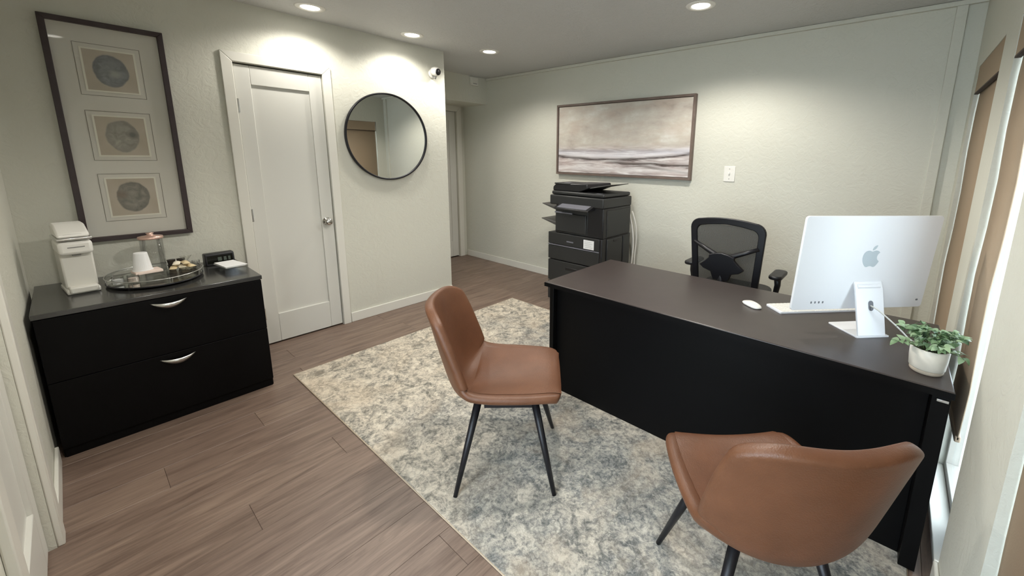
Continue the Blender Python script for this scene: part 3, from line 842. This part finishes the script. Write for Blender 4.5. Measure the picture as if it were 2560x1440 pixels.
# ================================================================ THINGS ON THE DESK
# ---- computer, turned 44 degrees; local x runs along the screen, local y towards the user
MA = math.radians(44); mC = Vector((.010, 2.078, DZ))
dvec = Vector((math.sin(MA), math.cos(MA), 0)); mrz = math.atan2(dvec.y, dvec.x)
im = thing('desktop_computer', 'silver all-in-one desktop computer seen from behind on the desk', 'computer', mC, mrz)
hw, zb, zt, yb, yt = .31, .10, .51, .08, .05; sh = -.02
tilt = math.atan2(yb - yt, zt - zb)
def mp(x, z, off=0):   # point on the back face of the panel; off is towards the viewer
    return Vector((x + sh, yb - (z - zb) * math.tan(tilt) - off, z))
bm = NB(); prof = rrect(2 * hw, zt - zb, .014, 5, 0, (zt + zb) / 2)
A = [bm.verts.new(mp(a, b)) for a, b in prof]; B = [bm.verts.new(mp(a, b, -.0115)) for a, b in prof]
bm.faces.new(A); bm.faces.new(B[::-1])
for i in range(len(prof)): bm.faces.new((A[i], A[(i + 1) % len(prof)], B[(i + 1) % len(prof)], B[i]))
pan = obj('display_back', bm, 'alu', im, .0015)
bm = NB(); sp_ = rrect(2 * hw - .02, zt - zb - .08, .008, 4, 0, (zt + zb) / 2 + .03)
bm.faces.new([bm.verts.new(mp(a, b, -.0125)) for a, b in sp_]); obj('screen', bm, 'black_plastic', im)
# fruit emblem
def cubic_path(start, segs, n=7):
    p = Vector(start); pts = []
    for s in segs:
        a, b, c = (p + Vector(q) for q in s)
        for i in range(n):
            t_ = i / n; pts.append(p * (1 - t_) ** 3 + a * 3 * t_ * (1 - t_) ** 2 + b * 3 * t_ * t_ * (1 - t_) + c * t_ ** 3)
        p = c
    return pts
body = cubic_path((12.152, 6.896), [((-.948, 0), (-2.415, -1.078), (-3.96, -1.04)), ((-2.04, .027), (-3.91, 1.183), (-4.961, 3.014)), ((-2.117, 3.675), (-.546, 9.103), (1.519, 12.09)),
    ((1.013, 1.454), (2.208, 3.09), (3.792, 3.039)), ((1.52, -.065), (2.09, -.987), (3.935, -.987)), ((1.831, 0), (2.35, .987), (3.96, .948)), ((1.637, -.026), (2.676, -1.48), (3.676, -2.948)),
    ((1.156, -1.688), (1.636, -3.325), (1.662, -3.415)), ((-.039, -.013), (-3.182, -1.221), (-3.22, -4.857)), ((-.026, -3.04), (2.48, -4.494), (2.597, -4.559)), ((-1.429, -2.09), (-3.623, -2.324), (-4.39, -2.376)), ((-2, -.156), (-3.675, 1.09), (-4.61, 1.09))])
leaf = cubic_path((15.53, 3.83), [((.843, -1.012), (1.4, -2.427), (1.245, -3.83)), ((-1.207, .052), (-2.662, .805), (-3.532, 1.818)), ((-.78, .896), (-1.454, 2.338), (-1.273, 3.714)), ((1.338, .104), (2.715, -.688), (3.559, -1.701))])
lz = .338; ls = .096 / 24
for nm, shp in (('emblem_body', body), ('emblem_leaf', leaf)):
    bm = NB(); A = [bm.verts.new(mp((p.x - 12) * ls + .012, lz + (12 - p.y) * ls, .0006)) for p in shp]; B = [bm.verts.new(mp((p.x - 12) * ls + .012, lz + (12 - p.y) * ls, -.001)) for p in shp]
    bm.faces.new(A)
    for i in range(len(shp)): bm.faces.new((A[i], B[i], B[(i + 1) % len(shp)], A[(i + 1) % len(shp)]))
    o = obj(nm, bm, 'alu_logo', pan)
for k in range(4):
    bm = NB(); pp = rrect(.0068, .0105, .003, 3, -.222 + k * .0178, zb + .034)
    bm.faces.new([bm.verts.new(mp(a, b, .0006)) for a, b in pp]); obj('port', bm, 'port', pan)
bm = NB(); bm.faces.new([bm.verts.new(mp(a, b, .0006)) for a, b in rrect(.012, .008, .0035, 3, hw - .03, zb + .035)]); obj('power_button', bm, 'port', pan)
# stand: foot plate towards the user, upright at its rear
bm = NB(); prism(bm, rrect(.152, .160, .006, 3, 0, .080), 'z', 0, .006); foot = obj('stand_foot', bm, 'alu', im, .001)
sw = .064
bm = NB(); prism(bm, [(.008, .006), (.016, .006), (.062, .190), (.074, .222), (.068, .226), (.054, .195)], 'x', -sw, sw); stn = obj('stand_upright', bm, 'alu', im, .0015)
bm = NB(); tube(bm, [(-sw + .012, .066, .205), (sw - .012, .066, .205)], .012, 12); obj('hinge', bm, 'alu', im)
bm = NB(); pr_ = rrect(.023, .042, .0110, 5, .002, .128)
bm.faces.new([bm.verts.new((a, .008 + (b - .006) * .2434 - .0014, b)) for a, b in pr_]); obj('cable_hole', bm, 'port', stn)
# cable
bm = NB(); loc_pts = [(.002, .050, .128), (.002, .030, .127), (.012, .008, .118), (.045, -.016, .085), (.085, -.036, .045), (.115, -.052, .012), (.135, -.075, .0035), (.150, -.10, .0035), (.19, -.10, .0035)]
Rm = Matrix.Rotation(mrz, 3, 'Z')
sm = []
for i in range(len(loc_pts) - 1):
    for k in range(5):
        t_ = i + k / 5; sm.append(Vector([lerp_list(list(range(len(loc_pts))), [p[q] for p in loc_pts], t_) for q in range(3)]))
sm.append(Vector(loc_pts[-1]))
tube(bm, [mC + Rm @ p for p in sm], .0032, 8)
tag(obj('computer_cable', bm, 'cable', smooth=True), 'white braided cable running from the computer stand to the plant', 'cable')
# ---- keyboard
kb = thing('keyboard', 'slim white keyboard partly hidden behind the computer', 'keyboard', (-.35 + .21 * dvec.x - .058 * dvec.y, 2.11 + .21 * dvec.y + .058 * dvec.x, DZ), mrz)
bm = NB(); prism(bm, rrect(.418, .116, .010, 4), 'z', 0, .009); obj('keyboard_body', bm, 'alu', kb, .001)
key = None
kmesh = None
for r in range(6):
    nk = 20
    for c in range(nk):
        if r == 0 and 4 <= c <= 8: 
            if c != 6: continue
        kx = -.199 + .0209 * (c + .5) * .955; ky = -.048 + r * .0187 + .0015
        if kmesh is None:
            bm = NB(); prism(bm, rrect(.0168, .0158, .002, 2), 'z', .009, .0108); o = obj('key', bm, 'white_plastic', kb); kmesh = o.data
        else:
            o = bpy.data.objects.new('key', kmesh); COL.objects.link(o); o.parent = kb
        o.location = (kx, ky, 0)
        if r == 0 and c == 6: o.scale = (5.4, 1, 1)
# ---- mouse
ms_ = thing('computer_mouse', 'small white computer mouse left of the keyboard', 'mouse', (-.485, 2.137, DZ), math.atan2(-.09, .119))
bm = NB(); n_ = 24; rings = []
for k, (s_, h) in enumerate(((.90, .0012), (1., .005), (.97, .010), (.88, .0145), (.70, .0185), (.42, .0212), (.0, .022))):
    ring = []
    for i in range(n_):
        a = 2 * PI * i / n_; ca, sa = math.cos(a), math.sin(a)
        ex = lambda q: math.copysign(abs(q) ** .75, q)
        ring.append(bm.verts.new((.057 * s_ * ex(ca), .029 * s_ * ex(sa), h - .004 * ca * ca * (h / .022))))
    rings.append(ring)
bm.faces.new(rings[0][::-1])
for a, b in zip(rings, rings[1:]):
    for i in range(n_): bm.faces.new((a[i], a[(i + 1) % n_], b[(i + 1) % n_], b[i]))
obj('mouse_shell', bm, 'white_plastic', ms_, smooth=True)
bm = NB(); prism(bm, rrect(.098, .048, .022, 5), 'z', 0, .0022); obj('mouse_base', bm, 'grey_plastic', ms_)
# ---- potted plant
pl = thing('potted_plant', 'small green leafy plant in a white pot on the desk corner', 'plant', (.168, 1.862, DZ))
bm = NB(); lathe(bm, [(.047, .014), (.050, .018), (.053, .05), (.054, .088), (.052, .090), (.049, .088), (.048, .072), (0.0, .072)], 40); pt_ = obj('pot', bm, 'pot', pl, smooth=True)
bm = NB(); lathe(bm, [(.0, .0), (.044, .0), (.047, .004), (.0475, .0145)], 40); obj('pot_foot', bm, 'pot_base', pl, smooth=True)
bm = NB(); lathe(bm, [(.0, .076), (.030, .0765), (.048, .0735)], 24); obj('soil', bm, 'soil', pl)
rnd = random.Random(5)
leafm = []
for k, mt in enumerate(('leaf_a', 'leaf_b', 'leaf_c')):
    bm = NB(); nl = 5; L = .025; wv = .0092
    cs = []
    for i in range(nl + 1):
        t_ = i / nl; w_ = wv * math.sin(PI * min(1, t_ * .92 + .06)) ** .7
        zc = .006 * math.sin(PI * t_) - .010 * t_ * t_
        cs.append([bm.verts.new((L * t_, -w_, zc + .002)), bm.verts.new((L * t_, 0, zc)), bm.verts.new((L * t_, w_, zc + .002))])
    for a, b in zip(cs, cs[1:]):
        for q in range(2): bm.faces.new((a[q], a[q + 1], b[q + 1], b[q]))
    o = obj('leaf', bm, mt, pl, smooth=True); leafm.append(o)
first = list(leafm); nleaf = 0
for sidx in range(37):
    az = rnd.uniform(0, 2 * PI); el = rnd.uniform(.10, 1.40); ln = rnd.uniform(.07, .112) * (1.0 if el < .8 else .78)
    p0 = Vector((math.cos(az) * .02, math.sin(az) * .02, .074))
    tip = p0 + Vector((math.cos(az) * math.cos(el) * ln, math.sin(az) * math.cos(el) * ln, math.sin(el) * ln * .62 + .018))
    mid = (p0 + tip) / 2 + Vector((0, 0, .022))
    P = [p0 * (1 - t_) ** 2 + mid * 2 * t_ * (1 - t_) + tip * t_ * t_ for t_ in (0, .25, .5, .75, 1)]
    bm = NB(); tube(bm, P, [.0016, .0014, .0012, .001, .0008], 5); obj('stem', bm, 'stem', pl, smooth=True)
    for i, t_ in enumerate((.35, .48, .60, .71, .81, .9, .97, 1.0)):
        pos = p0 * (1 - t_) ** 2 + mid * 2 * t_ * (1 - t_) + tip * t_ * t_
        if pos.x + .168 > .285 + .012: continue
        base = leafm[rnd.choice((0, 0, 1, 1, 2))]
        if first and nleaf < 3: o = first[nleaf]
        else:
            o = base.copy(); COL.objects.link(o)
        nleaf += 1
        a2 = az + (rnd.uniform(.5, 1.5) * (1 if i % 2 else -1) if t_ < .99 else 0)
        o.location = pos; o.rotation_euler = (rnd.uniform(-.6, .6), rnd.uniform(-.9, .45), a2); k_ = rnd.uniform(.75, 1.12); o.scale = (k_, k_, k_)

# ================================================================ THINGS ON THE CABINET
# ---- coffee machine
cm = thing('coffee_machine', 'slim white single-serve coffee machine on the black cabinet', 'coffee maker', (-3.215, -.018, CZ), math.radians(6))
def cmb(nm, mat, x0, x1, y0, y1, z0, z1, bev=.008, par=None): return bx(nm, mat, par or cm, x0, x1, y0, y1, z0, z1, bev)
cmb('base', 'white_plastic', -.12, .075, -.058, .058, 0, .028, .008)
cmb('drip_tray', 'warm_white', .0, .088, -.050, .050, .006, .040, .008)
cmb('column', 'warm_white', -.12, .045, -.056, .056, .028, .215, .008)
cmb('brew_head', 'white_plastic', -.12, .080, -.058, .058, .205, .272, .014)
cmb('head_band', 'steel', -.115, .084, -.060, .060, .276, .292, .005)
bm = NB(); prism(bm, [(-.12, .292), (.078, .292), (.070, .312), (-.02, .350), (-.12, .352)], 'y', -.054, .054); lid = obj('lid', bm, 'white_plastic', cm, .008)
cmb('lid_slot', 'grey_plastic', .05, .072, -.035, .03, .302, .308, .002, lid)
cmb('button_bar', 'grey_plastic', .078, .082, -.028, .030, .240, .245, .001)
cmb('nozzle', 'grey_plastic', .035, .06, -.015, .015, .195, .206, .003)
cmb('water_tank', 'glass', -.15, -.122, -.05, .05, .02, .30, .006)
# ---- oval tray on feet
ty = thing('serving_tray', 'oval mirrored serving tray on small feet on the cabinet', 'tray', (-3.20, .262, CZ))
bm = NB(); lathe(bm, [(.0, .012), (.97, .012), (1., .014), (1., .017), (.0, .017)], 56, sx=.225, sy=.195); obj('tray_plate', bm, 'tray_mirror', ty)
bm = NB(); lathe(bm, [(.985, .012), (1.0, .010), (1.03, .046), (1.015, .047)], 56, sx=.225, sy=.195); obj('tray_gallery', bm, 'glass', ty, smooth=True)
bm = NB(); tube(bm, [(.227 * math.cos(2 * PI * i / 56), .197 * math.sin(2 * PI * i / 56), .013) for i in range(56)], .004, 8, True); obj('tray_rim', bm, 'black_metal', ty, smooth=True)
bm = NB(); tube(bm, [(.231 * math.cos(2 * PI * i / 56), .201 * math.sin(2 * PI * i / 56), .047) for i in range(56)], .0022, 8, True); obj('tray_rail', bm, 'steel', ty, smooth=True)
for k in range(8):
    a = 2 * PI * k / 8 + .2
    bm = NB(); tube(bm, [(.227 * math.cos(a), .197 * math.sin(a), .013), (.231 * math.cos(a), .201 * math.sin(a), .047)], .002, 6); obj('tray_post', bm, 'steel', ty)
for k in range(4):
    a = PI / 4 + PI / 2 * k
    bm = NB(); lathe(bm, [(.006, 0), (.009, .004), (.006, .012)], 12, (.2 * math.cos(a), .17 * math.sin(a), 0)); obj('tray_foot', bm, 'steel', ty)
TZ = CZ + .017
# ---- tall clear canister with rose lid
cn = thing('glass_canister', 'clear glass canister with a rose-coloured lid on the tray', 'canister', (-3.335, .275, TZ))
bm = NB(); lathe(bm, [(.0, .002), (.048, .002), (.050, .006), (.050, .20), (.048, .20), (.048, .007), (.0, .007)], 36); obj('canister_jar', bm, 'glass', cn, smooth=True)
bm = NB(); lathe(bm, [(.0, .200), (.054, .200), (.056, .206), (.054, .214), (.02, .220), (.012, .226), (.018, .234), (.0, .238)], 36); obj('canister_lid', bm, 'rose', cn, smooth=True)
# ---- foam cup upside down
fc = thing('foam_cup', 'white foam cup turned upside down on the tray', 'cup', (-3.19, .212, TZ + .0))
bm = NB(); lathe(bm, [(.0, .150), (.026, .150), (.028, .147), (.040, .052), (.0, .052)], 32); obj('cup_wall', bm, 'paper', fc, smooth=False)
bm = NB(); tube(bm, [(.0405 * math.cos(2 * PI * i / 32), .0405 * math.sin(2 * PI * i / 32), .052) for i in range(32)], .003, 8, True); obj('cup_rim', bm, 'paper', fc, smooth=True)
# box it stands on
nb = thing('napkin_box', 'low pale pink box under the foam cup', 'box', (-3.185, .225, TZ), .15)
bx('box_body', 'glass', nb, -.045, .055, -.06, .062, .0, .036, .003)
bx('napkins', 'pink', nb, -.040, .050, -.055, .057, .036, .050, .003)
# ---- two small glass pots with creamers
for k, (gx, gy, lab) in enumerate(((-3.13, .108, 'small glass jar at the left end of the tray'), (-3.12, .165, 'small glass jar between the coffee machine and the foam cup'))):
    g = thing('glass_jar', lab, 'jar', (gx, gy, TZ), 0, 'small glass jars on the tray')
    bm = NB(); lathe(bm, [(.0, .001), (.020, .001), (.024, .004), (.024, .045), (.0225, .046), (.022, .006), (.0, .006)], 28); obj('jar_glass', bm, 'glass', g, smooth=True)
    bm = NB(); lathe(bm, [(.0, .007), (.0205, .007), (.0205, .030), (.0, .033)], 20); obj('jar_filling', bm, ('paper', 'pink')[k], g)
# ---- packets, pods, wrapped sweet
rnd = random.Random(11)
names = ['leftmost lower one', 'middle lower one', 'rightmost lower one', 'left upper one', 'right upper one']
for k in range(5):
    bm = NB(); gx_, gy_ = 10, 6; tp, bt = [], []
    for a_ in range(gx_ + 1):
        for b_ in range(gy_ + 1):
            u_, w_ = -1 + 2 * a_ / gx_, -1 + 2 * b_ / gy_
            f_ = max(0., 1 - abs(u_) ** 3) * max(0., 1 - w_ * w_) ** .6
            tp.append(bm.verts.new((u_ * .040, w_ * .0165, .010 + .010 * f_ + .0006))); bt.append(bm.verts.new((u_ * .040, w_ * .0165, .010 - .010 * f_)))
    for a_ in range(gx_):
        for b_ in range(gy_):
            q0 = a_ * (gy_ + 1) + b_; qs = (q0, q0 + 1, q0 + gy_ + 2, q0 + gy_ + 1)
            bm.faces.new([tp[q] for q in qs]); bm.faces.new([bt[q] for q in qs[::-1]])
    o = obj('snack_packet', bm, ('tan', 'cream')[k % 2], None, smooth=True)
    o.location = (-3.175 - .012 * (k % 2), (.335, .370, .405, .352, .388)[k], TZ + (.031, .031, .031, .0525, .0525)[k]); o.rotation_euler = (0, 0, .25 * (k % 3) - .2)
    tag(o, names[k] + ' of the pale snack packets in the tray basket', 'packet', 'snack packets on the tray')
bs = thing('snack_basket', 'shallow clear basket holding the snack packets', 'basket', (-3.18, .375, TZ))
bx('basket_bottom', 'glass', bs, -.055, .055, -.065, .06, .0, .004); bx('basket_side', 'glass', bs, .052, .056, -.065, .06, .004, .03); bx('basket_side', 'glass', bs, -.056, -.052, -.065, .06, .004, .03)
bx('basket_end', 'glass', bs, -.052, .052, -.065, -.061, .004, .03); bx('basket_end', 'glass', bs, -.052, .052, .056, .06, .004, .03)
for k in range(4):
    t = thing('coffee_pod', ['leftmost', 'second', 'third', 'rightmost'][k] + ' dark coffee pod at the back of the tray', 'coffee pod', (-3.325, .345 + k * .021 * 2.05 - (.0 if k < 4 else 0), TZ), 0, 'coffee pods at the back of the tray') if k < 2 else thing('coffee_pod', ['', '', 'dark coffee pod stacked on the leftmost pod', 'dark coffee pod stacked on the second pod'][k], 'coffee pod', (-3.325, .345 + (k - 2) * .043, TZ + .0305), 0, 'coffee pods at the back of the tray')
    bm = NB(); lathe(bm, [(.0, .0), (.015, .0), (.019, .028), (.0205, .029), (.0205, .0305), (.0, .0305)], 20); obj('pod_cup', bm, 'dark_pod', t)
w = thing('wrapped_sweet', 'clear wrapped sweets standing up at the back of the tray', 'candy', (-3.27, .405, TZ + .0))
for k in range(3):
    bm = NB(); lathe(bm, [(.0, -.012), (.009, -.008), (.012, 0), (.009, .008), (0, .012)], 10, (0, .0 + .018 * k - .018, .012 + .0)); obj('sweet', bm, 'cream', w, smooth=True)
bm = NB(); n_ = 14
rr = [[bm.verts.new((.024 * r_ * math.cos(2 * PI * i / n_) * (1 + .25 * math.sin(i * 3 + j)), .036 * r_ * math.sin(2 * PI * i / n_) * (1 + .2 * math.cos(i * 2 + j)), h)) for i in range(n_)] for j, (r_, h) in enumerate(((.9, .001), (1.15, .015), (1.0, .03), (.35, .048), (.22, .056), (.7, .085)))]
for a, b in zip(rr, rr[1:]):
    for i in range(n_): bm.faces.new((a[i], a[(i + 1) % n_], b[(i + 1) % n_], b[i]))
obj('wrapper', bm, 'cello', w)
bm = NB(); tube(bm, [(.011 * math.cos(2 * PI * i / 12), .013 * math.sin(2 * PI * i / 12), .052) for i in range(12)], .002, 6, True); obj('tie', bm, 'foil', w)
g = thing('shot_glass', 'small empty drinking glass at the right end of the tray', 'glass', (-3.25, .445, TZ))
bm = NB(); lathe(bm, [(.0, .0), (.017, .0), (.020, .052), (.0185, .052), (.016, .006), (.0, .006)], 24); obj('glass_wall', bm, 'glass', g, smooth=True)
# ---- digital clock
ck = thing('digital_clock', 'black digital clock at the back of the cabinet', 'clock', (-3.36, .575, CZ), math.radians(2))
bm = NB(); prism(bm, [(-.035, 0), (.035, 0), (.028, .070), (.02, .078), (-.030, .078)], 'y', -.076, .076); cko = obj('clock_body', bm, 'black_plastic', ck, .006)
bm = NB(); bm.faces.new([bm.verts.new(p) for p in ((.0352 - .1 * .015, -.066, .015), (.0352 - .1 * .015, .066, .015), (.0352 - .1 * .064, .066, .064), (.0352 - .1 * .064, -.066, .064))]); dsp = obj('display', bm, 'display', ck)
for k, yy in enumerate((-.002, .026, .048)):
    bm = NB(); wd_ = (.020, .014, .012)[k]
    bm.faces.new([bm.verts.new(p) for p in ((.0358 - .1 * .028, yy - wd_ / 2, .028), (.0358 - .1 * .028, yy + wd_ / 2, .028), (.0358 - .1 * .052, yy + wd_ / 2, .052), (.0358 - .1 * .052, yy - wd_ / 2, .052))]); obj('display_block', bm, 'segment', dsp)
# ---- leaflets on an acrylic stand
ls_ = thing('leaflet_stand', 'low clear stand holding white leaflets at the cabinet corner', 'stand', (-3.165, .590, CZ), .1)
bx('stand_plate', 'glass', ls_, -.10, .10, -.055, .055, .022, .026)
bx('stand_leg', 'glass', ls_, .09, .094, -.055, .055, 0, .022); bx('stand_leg', 'glass', ls_, -.094, -.09, -.055, .055, 0, .022)
for k in range(4):
    o = bx('leaflet', 'paper', None, -.095, .09, -.05, .05, 0, .0022); o.location = (-3.165 + .006 * (k % 2), .590 + .004 * (k % 3), CZ + .0265 + k * .0024); o.rotation_euler = (0, 0, .1 + (.05, -.04, .09, .02)[k])
    tag(o, ('bottom', 'second', 'third', 'top')[k] + ' sheet of the white leaflets by the clock', 'leaflet', 'white leaflets on the clear stand')

# ================================================================ THINGS ON THE WALLS
# ---- tall frame with three prints
FY0, FY1, FZ0, FZ1 = .019, .486, .926, 2.131
fp = thing('framed_prints', 'tall dark-framed picture with three shell prints above the cabinet', 'picture', (XL, (FY0 + FY1) / 2, FZ0))
fy, fz = (FY0 + FY1) / 2, FZ0; fw = .026
def fpoly(nm, pts, x0, x1, mat, par=None, bev=.002):
    bm = NB(); prism(bm, [(a - fy, b - fz) for a, b in pts], 'x', x0, x1); return obj(nm, bm, mat, par or fp, bev)
fpoly('frame_side', [(FY0, FZ0), (FY0 + fw, FZ0 + fw), (FY0 + fw, FZ1 - fw), (FY0, FZ1)], .002, .038, 'frame_brown')
fpoly('frame_side', [(FY1, FZ0), (FY1 - fw, FZ0 + fw), (FY1 - fw, FZ1 - fw), (FY1, FZ1)], .002, .038, 'frame_brown')
fpoly('frame_side', [(FY0, FZ0), (FY1, FZ0), (FY1 - fw, FZ0 + fw), (FY0 + fw, FZ0 + fw)], .002, .038, 'frame_brown')
fpoly('frame_side', [(FY0, FZ1), (FY1, FZ1), (FY1 - fw, FZ1 - fw), (FY0 + fw, FZ1 - fw)], .002, .038, 'frame_brown')
bx('mat_board', 'mat_board', fp, .008, .014, FY0 + fw - fy, FY1 - fw - fy, fw, FZ1 - fw - fz)
cfg = [(1.8785, 3.1, '63666a', '868b8e', .012, -.014, '9b9d98'), (1.5225, 8.2, '7d7d77', 'a5a297', .04, .012, '4f5357'), (1.173, 14.7, '62635d', '8d8a80', -.045, .015, '75665a')]
for k, (zc, sd_, dk_, lt_, cx2, cz2, ho) in enumerate(cfg):
    yc = .2495; a, b = .128, .137
    pm = print_mat('print_%s' % ('top', 'middle', 'lower')[k], sd_, dk_, lt_, cx2, cz2, ho)
    bm = NB(); box(bm, -.0006, .0006, -.098, .098, -.107, .107)
    p = obj('print', bm, pm, fp, loc=(.0158, yc - fy, zc - fz)); p['label'] = ('top print, a dark ringed shell', 'middle print, a pale round shell', 'lower print, a dark open shell')[k]
    def ring(nm, w0, h0, w1, h1, mat, x0, x1):
        bm = NB()
        for (y0, y1, z0, z1) in ((-w0, w0, h1, h0), (-w0, w0, -h0, -h1), (-w0, -w1, -h1, h1), (w1, w0, -h1, h1)):
            box(bm, x0, x1, y0, y1, z0, z1)
        return obj(nm, bm, mat, p)
    ring('print_line', a, b, a - .0022, b - .0022, 'mat_line', -.0015, -.0007)
    ring('print_bevel', .106, .115, .098, .107, 'mat_bevel', -.0016, .0012)
bx('glazing', 'picture_glass', fp, .021, .0225, FY0 + fw - .004 - fy, FY1 - fw + .004 - fy, fw - .004, FZ1 - fw + .004 - fz)

# ---- round mirror
mr = thing('round_mirror', 'round wall mirror with a thin dark metal frame', 'mirror', (XL + .016, 1.868, 1.592), math.radians(-1.0))
MR = .368
bm = NB(); lathe(bm, [(0, .004), (MR - .006, .004), (MR - .006, .0)], 96, (0, 0, 0), 'x'); obj('mirror_glass', bm, 'mirror', mr)
bm = NB(); lathe(bm, [(MR - .012, -.006), (MR - .010, .016), (MR, .018), (MR + .004, .012), (MR + .004, -.006)], 96, (0, 0, 0), 'x'); obj('mirror_frame', bm, 'black_metal', mr, smooth=True)

# ---- security camera
sc_ = thing('security_camera', 'small white security camera high on the wall by the hall', 'camera', (XL, 2.345, 2.205))
bm = NB(); lathe(bm, [(.0, .0), (.042, .0), (.042, .014), (.034, .02), (0, .02)], 28, (0, 0, -.01), 'x'); obj('mount_plate', bm, 'white_plastic', sc_, smooth=True)
cdir = Vector((.75, .12, -.12)).normalized()
q = Vector((0, 0, 1)).rotation_difference(cdir)
bm = NB(); lathe(bm, [(.0, -.05), (.02, -.046), (.036, -.03), (.042, -.005), (.041, .02), (.034, .036), (.0, .038)], 32); o = obj('camera_body', bm, 'white_plastic', sc_, smooth=True, loc=(.055, 0, .005)); o.rotation_mode = 'QUATERNION'; o.rotation_quaternion = q
bm = NB(); lathe(bm, [(.0, .034), (.029, .034), (.029, .0415), (.0, .045)], 24); l_ = obj('lens', bm, 'black_plastic', o, smooth=True)
bm = NB(); tube(bm, [(.02, 0, -.035), (.045, .004, -.05), (.05, .004, -.03)], [.012, .012, .014], 10); obj('bracket', bm, 'grey_plastic', sc_, smooth=True)

# ---- seascape
AX0, AX1, AZ0, AZ1 = -3.03, -1.447, 1.252, 2.008
pa = thing('seascape_painting', 'wide abstract seascape painting in a taupe frame above the printer', 'painting', ((AX0 + AX1) / 2, YB, (AZ0 + AZ1) / 2))
hw_, hh_ = (AX1 - AX0) / 2, (AZ1 - AZ0) / 2; aw = .022
for pts in ([(-hw_, -hh_), (hw_, -hh_), (hw_ - aw, -hh_ + aw), (-hw_ + aw, -hh_ + aw)], [(-hw_, hh_), (hw_, hh_), (hw_ - aw, hh_ - aw), (-hw_ + aw, hh_ - aw)],
            [(-hw_, -hh_), (-hw_ + aw, -hh_ + aw), (-hw_ + aw, hh_ - aw), (-hw_, hh_)], [(hw_, -hh_), (hw_ - aw, -hh_ + aw), (hw_ - aw, hh_ - aw), (hw_, hh_)]):
    bm = NB(); prism(bm, pts, 'y', -.046, -.002); obj('frame_side', bm, 'frame_taupe', pa, .002)
bx('canvas', 'canvas', pa, -hw_ + aw + .004, hw_ - aw - .004, -.034, -.012, -hh_ + aw + .004, hh_ - aw - .004)
# ---- light switch, sensor box
sw_ = thing('light_switch', 'white light switch plate on the back wall', 'light switch', (-1.118, YB, 1.322))
bx('switch_plate', 'white_plastic', sw_, -.046, .046, -.006, -.0005, -.066, .066, .003)
bx('toggle', 'white_plastic', sw_, -.006, .006, -.018, -.005, -.004, .014, .002)
for z in (-.042, .042):
    bm = NB(); lathe(bm, [(.0, -.0075), (.004, -.007), (.004, -.0055)], 10, (0, 0, z), 'y'); obj('screw', bm, 'grey_plastic', sw_)
sb = thing('sensor_box', 'small pale box at the top of the hall soffit', 'sensor', (-4.268, 3.44, 2.345))
bx('box_body', 'trim', sb, .0005, .035, -.055, .055, -.04, .06, .005); bx('box_slot', 'grey_plastic', sb, .034, .0365, -.03, .03, -.02, -.012)
